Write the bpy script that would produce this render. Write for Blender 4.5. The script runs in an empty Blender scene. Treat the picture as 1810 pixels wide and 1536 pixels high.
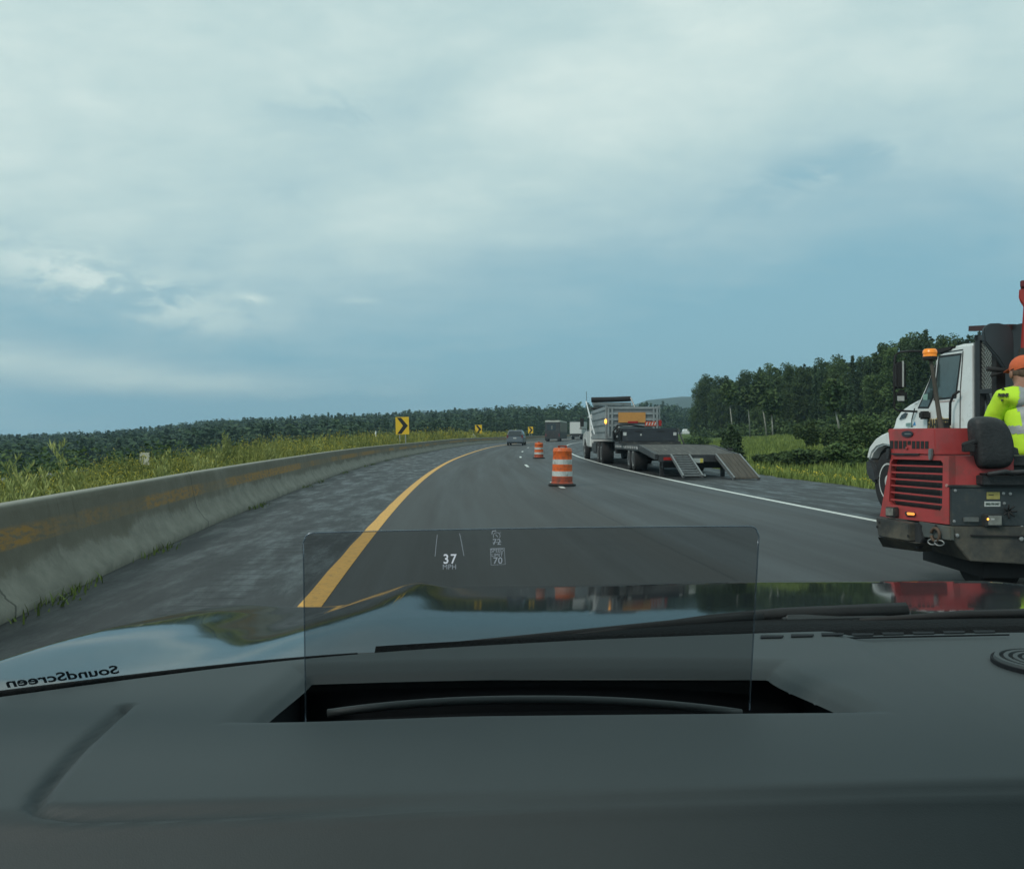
import bpy, bmesh, math, random
import numpy as np
from mathutils import Vector, Matrix, noise as mnoise
R = math.radians
scene = bpy.context.scene
C = scene.collection
rng = np.random.default_rng(7)
random.seed(7)

# ------------------------------------------------------------------ camera
F = 1567.0          # focal length in photo pixels (photo 1810 wide)
CH = 1.20           # eye height above the lane
HZ = 775.0          # horizon row
cd = bpy.data.cameras.new('camera'); cam = bpy.data.objects.new('camera', cd); C.objects.link(cam)
cam.location = (0, 0, CH)
cam.rotation_euler = (R(90) + math.atan((HZ-768)/F), 0, 0)
cd.sensor_width = 36; cd.lens = F*36/1810
cd.clip_start = 0.02; cd.clip_end = 9000
cd.dof.use_dof = True; cd.dof.focus_distance = 18; cd.dof.aperture_fstop = 60
scene.camera = cam
scene.view_settings.view_transform = 'Standard'; scene.view_settings.look = 'None'
scene.view_settings.exposure = 0.0; scene.view_settings.gamma = 1
scene.render.resolution_x = 1024; scene.render.resolution_y = 868
try:
    scene.cycles.transparent_max_bounces = 24
    scene.cycles.volume_bounces = 0
except Exception: pass

# ------------------------------------------------------------------ world: cloudy evening sky
W = bpy.data.worlds.new('World'); scene.world = W; W.use_nodes = True
nt = W.node_tree; nt.nodes.clear(); L = nt.links.new
def N(t, **k):
    n = nt.nodes.new(t)
    for a, b in k.items(): setattr(n, a, b)
    return n
def M(op, a, b=None, c=None, clamp=False):
    n = N('ShaderNodeMath', operation=op, use_clamp=clamp)
    for i, v in enumerate((a, b, c)):
        if v is None: continue
        if isinstance(v, (int, float)): n.inputs[i].default_value = v
        else: L(v, n.inputs[i])
    return n.outputs[0]
def mixc(f, a, b):
    n = N('ShaderNodeMix', data_type='RGBA')
    if isinstance(f, (int, float)): n.inputs[0].default_value = f
    else: L(f, n.inputs[0])
    for i, v in ((6, a), (7, b)):
        if isinstance(v, tuple): n.inputs[i].default_value = (*v, 1)
        else: L(v, n.inputs[i])
    return n.outputs[2]
out = N('ShaderNodeOutputWorld'); bg = N('ShaderNodeBackground'); L(bg.outputs[0], out.inputs[0])
tc = N('ShaderNodeTexCoord'); sp = N('ShaderNodeSeparateXYZ'); L(tc.outputs['Generated'], sp.inputs[0])
dx, dy, dz = sp.outputs
dzp = M('MAXIMUM', dz, 0.0)
# cloud deck coordinates: direction projected on a layer overhead
den = M('ADD', dzp, 0.16)
cx = M('DIVIDE', dx, den); cy = M('DIVIDE', dy, den)
cv = N('ShaderNodeCombineXYZ'); L(cx, cv.inputs[0]); L(cy, cv.inputs[1])
def noise_tex(scale, detail=5, rough=.55, rot=0, sc=(1,1,1), off=(0,0,0), dist=0):
    mp = N('ShaderNodeMapping'); mp.inputs['Rotation'].default_value = (0,0,rot); mp.inputs['Scale'].default_value = sc
    mp.inputs['Location'].default_value = off
    L(cv.outputs[0], mp.inputs[0])
    n = N('ShaderNodeTexNoise'); n.inputs['Scale'].default_value = scale; n.inputs['Detail'].default_value = detail
    n.inputs['Roughness'].default_value = rough; n.inputs['Distortion'].default_value = dist
    L(mp.outputs[0], n.inputs[0]); return n.outputs[0]
def sstep(v, a, b):
    n = N('ShaderNodeMapRange', interpolation_type='SMOOTHSTEP'); L(v, n.inputs[0])
    n.inputs[1].default_value = a; n.inputs[2].default_value = b; return n.outputs[0]
# azimuth / elevation in units of tan, usable all round
az = M('ARCTAN2', dx, dy)
hl = M('SQRT', M('ADD', M('MULTIPLY', dx, dx), M('MULTIPLY', dy, dy)))
el = M('ARCTAN2', dz, hl)
def gauss(ua, va, su, sv, tilt=0.0):
    # soft cloud centred at azimuth/elevation (radians)
    a = M('SUBTRACT', az, ua); e = M('SUBTRACT', el, va)
    ct, st = math.cos(tilt), math.sin(tilt)
    p = M('DIVIDE', M('ADD', M('MULTIPLY', a, ct), M('MULTIPLY', e, st)), su)
    q = M('DIVIDE', M('SUBTRACT', M('MULTIPLY', e, ct), M('MULTIPLY', a, st)), sv)
    return M('EXPONENT', M('MULTIPLY', M('ADD', M('MULTIPLY', p, p), M('MULTIPLY', q, q)), -1.0))
av = N('ShaderNodeCombineXYZ'); L(az, av.inputs[0]); L(M('MULTIPLY', el, 2.1), av.inputs[1])
def noise_av(scale, detail=6, rough=.55, rot=0, off=(0,0,0), dist=0):
    mp = N('ShaderNodeMapping'); mp.inputs['Rotation'].default_value = (0,0,rot); mp.inputs['Location'].default_value = off
    L(av.outputs[0], mp.inputs[0]); n = N('ShaderNodeTexNoise'); n.inputs['Scale'].default_value = scale; n.inputs['Detail'].default_value = detail
    n.inputs['Roughness'].default_value = rough; n.inputs['Distortion'].default_value = dist; L(mp.outputs[0], n.inputs[0]); return n.outputs[0]
puff = noise_av(9, 9, .58, .2, (2.3, 1.1, 0), .5)
puf2 = noise_av(22, 9, .62, .1, (1.3, 4.1, 0), .4)
soft = noise_av(3.2, 6, .5, -.35, (5.2, .4, 0), .6)
big = noise_tex(.55, 4, .5, .5, (1, 1.6, 1), (3.1, 1.7, 0), .6)
med = noise_tex(1.5, 8, .58, .6, (1, 1.8, 1), (0.4, 5.2, 0), .4)
fine = noise_tex(3.4, 10, .62, .5, (1, 2.4, 1), (7, 2, 0), .3)
rise = sstep(el, 0.02, 0.40)
f = M('ADD', M('ADD', M('MULTIPLY', rise, 0.80), .10), M('MULTIPLY', M('SUBTRACT', big, .5), 0.85))
f = M('ADD', f, M('MULTIPLY', M('SUBTRACT', med, .5), 0.22))
f = M('ADD', f, M('MULTIPLY', M('SUBTRACT', soft, .5), 0.75))
f = M('ADD', f, M('MULTIPLY', M('SUBTRACT', puff, .5), 0.34))
f = M('ADD', f, M('MULTIPLY', M('SUBTRACT', fine, .5), 0.26))
f = M('ADD', f, M('MULTIPLY', M('SUBTRACT', puf2, .5), .16))
f = M('ADD', f, M('MULTIPLY', gauss(-.02, .30, .34, .07, .45), .22))     # pale diagonal band
f = M('ADD', f, M('MULTIPLY', gauss(-.52, .25, .32, .15), .34))          # pale upper left
f = M('SUBTRACT', f, M('MULTIPLY', gauss(.42, .16, .30, .10, .15), .40)) # blue-grey patch on the right
f = M('SUBTRACT', f, M('MULTIPLY', M('MULTIPLY', sstep(puff, .47, .60), gauss(.33, .275, .10, .022, .22)), .40))
f = M('SUBTRACT', f, M('MULTIPLY', M('MULTIPLY', sstep(puff, .45, .60), gauss(-.21, .35, .10, .03, .1)), .28))
f = M('SUBTRACT', f, M('MULTIPLY', gauss(-.05, .07, .40, .05), .22))
wisp = M('MULTIPLY', sstep(M('ADD', M('MULTIPLY', puff, .5), M('MULTIPLY', puf2, .5)), .43, .56), gauss(-.42, .152, .120, .027, -.22))
wisp = M('ADD', wisp, M('MULTIPLY', sstep(puf2, .35, .55), M('MULTIPLY', gauss(-.285, .150, .018, .0050), .8)))
wisp = M('ADD', wisp, M('MULTIPLY', gauss(-.168, .152, .022, .0035), .4))
wisp = M('ADD', wisp, M('MULTIPLY', gauss(-.40, .126, .024, .005, -.1), .5))
band = M('MULTIPLY', sstep(M('ADD', el, M('MULTIPLY', M('SUBTRACT', puff, .5), .06)), .030, .052), gauss(-.42, .066, .22, .020, -.06))
f2 = M('ADD', f, M('ADD', M('MULTIPLY', wisp, .62), M('MULTIPLY', band, .75)))
f2 = M('MINIMUM', M('MAXIMUM', f2, 0.0), 1.25)
cr = N('ShaderNodeValToRGB'); L(M('DIVIDE', f2, 1.25), cr.inputs[0])
els = cr.color_ramp.elements
els[0].position = 0; els[0].color = (.235, .455, .545, 1)
els[1].position = 1; els[1].color = (.69, .82, .78, 1)
e = els.new(.35); e.color = (.345, .535, .590, 1)
e = els.new(.70); e.color = (.52, .685, .68, 1)
SUN_EL, SUN_AZ = R(42), R(-130)      # azimuth clockwise from +Y: behind and to the left
sky = N('ShaderNodeTexSky'); sky.sky_type = 'NISHITA'; sky.sun_disc = False
sky.sun_elevation = SUN_EL; sky.sun_rotation = SUN_AZ
skys = N('ShaderNodeVectorMath', operation='SCALE'); L(sky.outputs[0], skys.inputs[0]); skys.inputs[3].default_value = .07
col = mixc(.93, skys.outputs[0], cr.outputs[0])
L(col, bg.inputs[0]); bg.inputs[1].default_value = 1.08

sd = bpy.data.lights.new('sun', 'SUN'); sd.energy = 1.5; sd.angle = R(16); sd.color = (1, .95, .86)
so = bpy.data.objects.new('sun', sd); C.objects.link(so)
sdir = Vector((math.sin(SUN_AZ)*math.cos(SUN_EL), math.cos(SUN_AZ)*math.cos(SUN_EL), math.sin(SUN_EL)))
so.rotation_euler = sdir.to_track_quat('Z', 'Y').to_euler(); so.location = sdir*60

# ------------------------------------------------------------------ materials
def rgb(h):
    h = h.lstrip('#'); v = [int(h[i:i+2], 16)/255 for i in (0, 2, 4)]
    return tuple(x/12.92 if x <= .04045 else ((x+.055)/1.055)**2.4 for x in v)
MATS = {}
def mat(name, color, rough=.6, metal=0.0, var=.2, scale=6.0, bump=0.0, bscale=60.0, dirt=None, dirt_amt=0.0, dscale=3.0,
        coat=0.0, emis=None, estr=0.0, spec=.5, alpha=1.0, trans=0.0, ruvar=.1, streak=(1,1,1)):
    if name in MATS: return MATS[name]
    m = bpy.data.materials.new(name); m.use_nodes = True; t = m.node_tree
    b = t.nodes['Principled BSDF']; l = t.links.new
    tc = t.nodes.new('ShaderNodeTexCoord'); mp = t.nodes.new('ShaderNodeMapping'); l(tc.outputs['Object'], mp.inputs[0])
    mp.inputs['Scale'].default_value = streak
    n = t.nodes.new('ShaderNodeTexNoise'); n.inputs['Scale'].default_value = scale; n.inputs['Detail'].default_value = 8
    n.inputs['Roughness'].default_value = .65; l(mp.outputs[0], n.inputs[0])
    r = t.nodes.new('ShaderNodeMapRange'); l(n.outputs[0], r.inputs[0]); r.inputs[1].default_value = .28; r.inputs[2].default_value = .72
    mx = t.nodes.new('ShaderNodeMix'); mx.data_type = 'RGBA'; l(r.outputs[0], mx.inputs[0])
    mx.inputs[6].default_value = (*[c*(1-var) for c in color], 1); mx.inputs[7].default_value = (*[min(1, c*(1+var)) for c in color], 1)
    cur = mx.outputs[2]
    if dirt:
        n2 = t.nodes.new('ShaderNodeTexNoise'); n2.inputs['Scale'].default_value = dscale; n2.inputs['Detail'].default_value = 10
        n2.inputs['Roughness'].default_value = .7; l(mp.outputs[0], n2.inputs[0])
        r2 = t.nodes.new('ShaderNodeMapRange'); l(n2.outputs[0], r2.inputs[0]); r2.inputs[1].default_value = .65-dirt_amt*.4
        r2.inputs[2].default_value = .75-dirt_amt*.2; r2.inputs[4].default_value = .85
        m2 = t.nodes.new('ShaderNodeMix'); m2.data_type = 'RGBA'; l(r2.outputs[0], m2.inputs[0]); l(cur, m2.inputs[6])
        m2.inputs[7].default_value = (*dirt, 1); cur = m2.outputs[2]
    l(cur, b.inputs['Base Color'])
    r3 = t.nodes.new('ShaderNodeMapRange'); l(n.outputs[0], r3.inputs[0]); r3.inputs[3].default_value = max(0, rough-ruvar); r3.inputs[4].default_value = min(1, rough+ruvar)
    l(r3.outputs[0], b.inputs['Roughness'])
    b.inputs['Metallic'].default_value = metal; b.inputs['Coat Weight'].default_value = coat; b.inputs['Coat Roughness'].default_value = .05
    b.inputs['Specular IOR Level'].default_value = spec; b.inputs['Transmission Weight'].default_value = trans
    if emis: b.inputs['Emission Color'].default_value = (*emis, 1); b.inputs['Emission Strength'].default_value = estr
    if bump:
        n3 = t.nodes.new('ShaderNodeTexNoise'); n3.inputs['Scale'].default_value = bscale; n3.inputs['Detail'].default_value = 6; l(mp.outputs[0], n3.inputs[0])
        bp = t.nodes.new('ShaderNodeBump'); bp.inputs['Strength'].default_value = bump; bp.inputs['Distance'].default_value = .01
        l(n3.outputs[0], bp.inputs['Height']); l(bp.outputs[0], b.inputs['Normal'])
    MATS[name] = m; return m
def glassmat(name, tint=(.6,.62,.64), gloss=.08, rough=.02, gcol=(1,1,1), fres=1.45):
    if name in MATS: return MATS[name]
    m = bpy.data.materials.new(name); m.use_nodes = True; t = m.node_tree; t.nodes.clear(); l = t.links.new
    o = t.nodes.new('ShaderNodeOutputMaterial'); tr = t.nodes.new('ShaderNodeBsdfTransparent'); tr.inputs[0].default_value = (*tint, 1)
    g = t.nodes.new('ShaderNodeBsdfGlossy'); g.inputs['Roughness'].default_value = rough; g.inputs[0].default_value = (*gcol, 1)
    mx = t.nodes.new('ShaderNodeMixShader')
    if fres:
        fr = t.nodes.new('ShaderNodeFresnel'); fr.inputs[0].default_value = fres
        mu = t.nodes.new('ShaderNodeMath'); mu.operation = 'MULTIPLY'; l(fr.outputs[0], mu.inputs[0]); mu.inputs[1].default_value = gloss
        l(mu.outputs[0], mx.inputs[0])
    else: mx.inputs[0].default_value = gloss
    l(tr.outputs[0], mx.inputs[1]); l(g.outputs[0], mx.inputs[2]); l(mx.outputs[0], o.inputs[0])
    MATS[name] = m; return m

# ------------------------------------------------------------------ object helpers
def tag(o, label=None, cat=None, group=None, kind=None):
    if label: o['label'] = label
    if cat: o['category'] = cat
    if group: o['group'] = group
    if kind: o['kind'] = kind
    return o
def thing(name, label, cat, loc=(0,0,0), rz=0.0, group=None):
    o = bpy.data.objects.new(name, None); C.objects.link(o); o.location = loc; o.rotation_euler = (0, 0, rz)
    o.empty_display_size = .2
    return tag(o, label, cat, group)
def base_matrix(o):
    m = Matrix.Identity(4)
    ch = []
    while o: ch.append(o); o = o.parent
    for p in reversed(ch): m = m @ (Matrix.Translation(p.location) @ p.rotation_euler.to_matrix().to_4x4())
    return m
class MB:
    """collects shapes in world coordinates"""
    def __init__(s): s.bm = bmesh.new()
    def poly(s, pts):
        vs = [s.bm.verts.new(p) for p in pts]; return s.bm.faces.new(vs)
    def hull8(s, a):    # a: bottom 4, top 4
        v = [s.bm.verts.new(p) for p in a]
        for f in ((3,2,1,0),(4,5,6,7),(0,1,5,4),(1,2,6,5),(2,3,7,6),(3,0,4,7)): s.bm.faces.new([v[i] for i in f])
        return s
    def box(s, lo, hi, rot=None, piv=None):
        x0,y0,z0 = lo; x1,y1,z1 = hi
        a = [(x0,y0,z0),(x1,y0,z0),(x1,y1,z0),(x0,y1,z0),(x0,y0,z1),(x1,y0,z1),(x1,y1,z1),(x0,y1,z1)]
        if rot is not None:
            pv = Vector(piv) if piv is not None else Vector(((x0+x1)/2,(y0+y1)/2,(z0+z1)/2))
            a = [pv + rot @ (Vector(p)-pv) for p in a]
        return s.hull8(a)
    def bar(s, p, q, w, h=None):
        h = h or w; p = Vector(p); q = Vector(q); d = (q-p).normalized()
        up = Vector((0,0,1)) if abs(d.z) < .95 else Vector((0,1,0))
        a = d.cross(up).normalized()*w/2; b = a.cross(d).normalized()*h/2
        return s.hull8([p-a-b, p+a-b, q+a-b, q-a-b, p-a+b, p+a+b, q+a+b, q-a+b])
    def prism(s, pts, vec):
        vec = Vector(vec); lo = [s.bm.verts.new(Vector(p)) for p in pts]; hi = [s.bm.verts.new(Vector(p)+vec) for p in pts]
        n = len(pts); s.bm.faces.new(lo[::-1]); s.bm.faces.new(hi)
        for i in range(n): s.bm.faces.new((lo[i], lo[(i+1)%n], hi[(i+1)%n], hi[i]))
        return s
    def tube(s, pts, r, n=10, caps=True):
        pts = [Vector(p) for p in pts]; rr = r if isinstance(r, (list, tuple)) else [r]*len(pts)
        rings = []; prev = None
        for i, p in enumerate(pts):
            d = (pts[min(i+1, len(pts)-1)] - pts[max(i-1, 0)]).normalized()
            if prev is None:
                a = d.orthogonal().normalized()
            else:
                a = (prev - d*prev.dot(d))
                a = a.normalized() if a.length > 1e-6 else d.orthogonal().normalized()
            prev = a; b = d.cross(a)
            rings.append([s.bm.verts.new(p + (a*math.cos(2*math.pi*k/n) + b*math.sin(2*math.pi*k/n))*rr[i]) for k in range(n)])
        for i in range(len(rings)-1):
            for k in range(n): s.bm.faces.new((rings[i][k], rings[i][(k+1)%n], rings[i+1][(k+1)%n], rings[i+1][k]))
        if caps: s.bm.faces.new(rings[0][::-1]); s.bm.faces.new(rings[-1])
        return s
    def lathe(s, prof, c=(0,0,0), axis=(0,0,1), n=24, caps=True):
        c = Vector(c); ax = Vector(axis).normalized(); a = ax.orthogonal().normalized(); b = ax.cross(a); rings = []
        for (r, z) in prof:
            rings.append([s.bm.verts.new(c + ax*z + (a*math.cos(2*math.pi*k/n) + b*math.sin(2*math.pi*k/n))*max(r, 1e-4)) for k in range(n)])
        for i in range(len(rings)-1):
            for k in range(n): s.bm.faces.new((rings[i][k], rings[i][(k+1)%n], rings[i+1][(k+1)%n], rings[i+1][k]))
        if caps: s.bm.faces.new(rings[0][::-1]); s.bm.faces.new(rings[-1])
        return s
    def ell(s, c, rad, nu=20, nv=12, rot=None):
        c = Vector(c); vs = []
        for j in range(nv+1):
            th = math.pi*j/nv; row = []
            for i in range(nu):
                ph = 2*math.pi*i/nu; p = Vector((rad[0]*math.sin(th)*math.cos(ph), rad[1]*math.sin(th)*math.sin(ph), rad[2]*math.cos(th)))
                if rot is not None: p = rot @ p
                row.append(s.bm.verts.new(c+p))
            vs.append(row)
        for j in range(nv):
            for i in range(nu): s.bm.faces.new((vs[j][i], vs[j+1][i], vs[j+1][(i+1)%nu], vs[j][(i+1)%nu]))
        return s
    def build(s, name, m, parent=None, smooth=False, bevel=0.0, label=None, local=False, subd=0, wn=False):
        bmesh.ops.remove_doubles(s.bm, verts=s.bm.verts, dist=1e-6)
        bmesh.ops.recalc_face_normals(s.bm, faces=s.bm.faces)
        if bevel:
            try: bmesh.ops.bevel(s.bm, geom=[e for e in s.bm.edges if len(e.link_faces) == 2 and e.calc_face_angle(0) > .5], offset=bevel, segments=2, affect='EDGES', clamp_overlap=True)
            except Exception: pass
        if parent is not None and not local: s.bm.transform(base_matrix(parent).inverted())
        me = bpy.data.meshes.new(name); s.bm.to_mesh(me); s.bm.free()
        for mm in (m if isinstance(m, (list, tuple)) else [m]): me.materials.append(mm)
        if smooth:
            for p in me.polygons: p.use_smooth = True
            if smooth == 'auto':
                try: me.set_sharp_from_angle(angle=R(35))
                except Exception: pass
        o = bpy.data.objects.new(name, me); C.objects.link(o)
        if parent is not None: o.parent = parent
        if subd:
            md = o.modifiers.new('subdivision', 'SUBSURF'); md.levels = subd; md.render_levels = subd
        if label: o['label'] = label
        return o
def np_mesh(name, V, Fq, mats, matidx=None, parent=None, smooth=False, uv=None):
    """V (n,3), Fq (m,k) with k = 3 or 4"""
    V = np.asarray(V, dtype=np.float32); Fq = np.asarray(Fq, dtype=np.int32)
    me = bpy.data.meshes.new(name); k = Fq.shape[1]
    me.vertices.add(len(V)); me.vertices.foreach_set('co', V.ravel())
    me.loops.add(Fq.size); me.loops.foreach_set('vertex_index', Fq.ravel())
    me.polygons.add(len(Fq)); me.polygons.foreach_set('loop_start', np.arange(0, Fq.size, k, dtype=np.int32))
    me.polygons.foreach_set('loop_total', np.full(len(Fq), k, dtype=np.int32))
    for m in mats: me.materials.append(m)
    if matidx is not None: me.polygons.foreach_set('material_index', np.asarray(matidx, dtype=np.int32))
    if smooth: me.polygons.foreach_set('use_smooth', np.ones(len(Fq), dtype=bool))
    if uv is not None:
        ul = me.uv_layers.new(name='UVMap'); ul.data.foreach_set('uv', np.asarray(uv, dtype=np.float32)[Fq.ravel()].ravel())
    me.update(calc_edges=True); me.validate()
    o = bpy.data.objects.new(name, me); C.objects.link(o)
    if parent is not None: o.parent = parent
    return o
def text_bm(s, size, extr=.0, bold=0.0, space=1.0):
    """text outline as a bmesh, centred on its origin, in the XY plane"""
    cu = bpy.data.curves.new('text', 'FONT'); cu.body = s; cu.size = size; cu.extrude = extr; cu.offset = bold
    cu.align_x = 'CENTER'; cu.align_y = 'CENTER'; cu.space_character = space; cu.resolution_u = 4
    o = bpy.data.objects.new('text', cu); C.objects.link(o)
    bpy.context.view_layer.update()
    dg = bpy.context.evaluated_depsgraph_get(); me = bpy.data.meshes.new_from_object(o.evaluated_get(dg))
    bm = bmesh.new(); bm.from_mesh(me); bpy.data.objects.remove(o); bpy.data.meshes.remove(me)
    return bm
def put_text(s, size, origin, xdir, ydir, name, m, parent, extr=.002, bold=0.0, mirror=False, sx=1.0, space=1.0):
    bm = text_bm(s, size, extr, bold, space); X = Vector(xdir).normalized(); Y = Vector(ydir).normalized(); Z = X.cross(Y)
    if mirror: X = -X
    mt = Matrix((( X.x*sx, Y.x, Z.x, origin[0]), (X.y*sx, Y.y, Z.y, origin[1]), (X.z*sx, Y.z, Z.z, origin[2]), (0,0,0,1)))
    bm.transform(mt); mb = MB(); mb.bm.free(); mb.bm = bm
    return mb.build(name, m, parent)
def px(u, v, Y):    # the point at depth Y that lies on this line of sight
    return Vector(((u-905)/F*Y, Y, CH-(v-HZ)/F*Y))
def onplane(P0, d, u, v):   # the point of a vertical plane (through P0, along d)
    k = (u-905)/F; a = (P0[0]-k*P0[1])/(k*d[1]-d[0]); y = P0[1]+a*d[1]
    return Vector((P0[0]+a*d[0], y, CH-(v-HZ)/F*y))

# ------------------------------------------------------------------ road geometry
RX = lambda y: -.91 - .09*y + .0009*y*y          # yellow line
RS = lambda y: -.09 + .0018*y
ZP = ([-60, 30, 60, 96, 130, 160, 200, 260, 340], [0, 0, .10, .45, .62, .86, 1.4, 2.4, 3.6])
_yy = np.linspace(-60, 340, 801); _zz = np.interp(_yy, *ZP)
_k = np.ones(41)/41; _zz = np.convolve(np.pad(_zz, 20, mode='edge'), _k, 'valid')
def ZR(y): return np.interp(y, _yy, _zz)
def rp(y, t, dz=0.0):     # road point at station y, offset t to the right of the yellow line
    th = math.atan(RS(y)); return (RX(y)+t*math.cos(th), y-t*math.sin(th), float(ZR(y))+dz)
TB = ([0, 5, 8, 13, 30, 50, 100, 340], [1.75, 1.85, 2.03, 2.30, 3.0, 3.45, 3.6, 3.6])   # foot of the barrier, left of the line
def tb(y): return float(np.interp(y, *TB))
STN = list(np.concatenate([np.arange(-12, 60, 1.0), np.arange(60, 330, 3.0)]))
def ribbon(name, t0, t1, dz, m, stn=STN, nt=2, label=None, zfun=None):
    V = []; UV = []; Fq = []
    for y in stn:
        a = t0(y) if callable(t0) else t0; b = t1(y) if callable(t1) else t1
        for j in range(nt):
            t = a+(b-a)*j/(nt-1); p = rp(y, t, dz)
            V.append(p); UV.append((t, y))
    for i in range(len(stn)-1):
        for j in range(nt-1):
            k = i*nt+j; Fq.append((k, k+1, k+nt+1, k+nt))
    return np_mesh(name, V, Fq, [m], uv=UV, smooth=True)
# ------------------------------------------------------------------ ground
VRU = ([-600, 0, 100, 200, 300, 390, 500, 600, 700, 800, 900, 1000, 1100, 1160, 1240, 1700],
       [772, 771, 768, 762, 753, 743, 739, 734, 731, 726, 719, 715, 713, 716, 722, 722])
def ss(x, a, b):
    t = np.clip((x-a)/(b-a), 0, 1); return t*t*(3-2*t)
def Hfar(x, y):
    yc = np.clip(y, 150, 520); u = 905+F*x/np.maximum(y, 60)
    vr = np.interp(u, *VRU); dl = np.interp(yc, [150, 500], [20, 0])
    h = CH+(HZ-vr-dl)/F*yc-12.0
    return h-np.maximum(y-520, 0)*.04
def H(x, y):
    x = np.asarray(x, float); y = np.asarray(y, float)
    yc = np.clip(y, -12, 320); th = np.arctan(RS(yc))
    t = (x-RX(yc))*np.cos(th); yr = np.clip(yc+t*np.sin(th), -12, 320)
    t = (x-RX(yr))*np.cos(np.arctan(RS(yr))); z0 = ZR(yr)
    bt = np.interp(yr, *TB)
    dl = -t-bt-.55; dr = t-11.0
    left = np.interp(dl, [.35, .9, 3.5, 8, 14, 26, 34, 60, 120], [-.12, .32, .30, -.5, -1.25, -1.35, -2.2, -5, -9])
    right = np.interp(dr, [0, 1, 3, 6, 10, 20, 32, 60], [-.03, -.12, -.42, -.5, -.2, .75, 1.4, 2.2])
    z = z0+np.where(dl > .35, left, np.where(dr > 0, right, -.12))
    wl = ss(dl, 22, 70)*np.clip((y-20)/80, 0, 1)
    wr = ss(y, 185, 240)*ss(dr, 3, 20)
    hf = Hfar(x, y)
    z = np.where(dl > 0, z*(1-wl)+hf*wl, z); z = np.where(dr > 0, z*(1-wr)+hf*wr, z)
    wob = .10*np.sin(x*.9+y*.31)*np.sin(y*.7-x*.2)
    return z+np.where((dl > 1) | (dr > 2), wob, 0)
def ground_material():
    m = bpy.data.materials.new('meadow_ground'); m.use_nodes = True; t = m.node_tree; l = t.links.new; b = t.nodes['Principled BSDF']
    tc = t.nodes.new('ShaderNodeTexCoord')
    def nz(s, d=8, r=.65, sc=(1,1,1)):
        mp = t.nodes.new('ShaderNodeMapping'); mp.inputs['Scale'].default_value = sc; l(tc.outputs['Object'], mp.inputs[0])
        n = t.nodes.new('ShaderNodeTexNoise'); n.inputs['Scale'].default_value = s; n.inputs['Detail'].default_value = d; n.inputs['Roughness'].default_value = r
        l(mp.outputs[0], n.inputs[0]); return n.outputs[0]
    cr = t.nodes.new('ShaderNodeValToRGB'); l(nz(.22), cr.inputs[0]); e = cr.color_ramp.elements
    e[0].position = .32; e[0].color = (.060, .10, .026, 1); e[1].position = .68; e[1].color = (.12, .165, .045, 1)
    cr2 = t.nodes.new('ShaderNodeValToRGB'); l(nz(5.0), cr2.inputs[0]); e = cr2.color_ramp.elements
    e[0].position = .3; e[0].color = (.5, .55, .45, 1); e[1].position = .7; e[1].color = (1.25, 1.2, 1.0, 1)
    mx = t.nodes.new('ShaderNodeMix'); mx.data_type = 'RGBA'; mx.blend_type = 'MULTIPLY'; mx.inputs[0].default_value = 1
    l(cr.outputs[0], mx.inputs[6]); l(cr2.outputs[0], mx.inputs[7]); l(mx.outputs[2], b.inputs['Base Color'])
    b.inputs['Roughness'].default_value = .95; b.inputs['Specular IOR Level'].default_value = .1
    bp = t.nodes.new('ShaderNodeBump'); bp.inputs['Distance'].default_value = .12; bp.inputs['Strength'].default_value = .9
    l(nz(3.0, 10, .75), bp.inputs['Height']); l(bp.outputs[0], b.inputs['Normal'])
    return m
def make_ground():
    xs = np.concatenate([np.arange(-900, -100, 25), np.arange(-100, -30, 4), np.arange(-30, -9, 1.0), np.arange(-9, -1.5, .3), np.arange(-1.5, 60, 1.0), np.arange(60, 140, 5), np.arange(140, 1200, 30)])
    ys = np.concatenate([np.arange(-60, -10, 8), np.arange(-10, 70, 1.0), np.arange(70, 220, 2.5), np.arange(220, 600, 12), np.arange(600, 2600, 80)])
    X, Y = np.meshgrid(xs, ys); Z = H(X, Y); nx, ny = len(xs), len(ys)
    V = np.stack([X.ravel(), Y.ravel(), Z.ravel()], 1)
    i, j = np.meshgrid(np.arange(nx-1), np.arange(ny-1)); k = (j*nx+i).ravel()
    Fq = np.stack([k, k+1, k+nx+1, k+nx], 1)
    o = np_mesh('ground', V, Fq, [ground_material()], smooth=True); tag(o, kind='structure')
make_ground()

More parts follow.
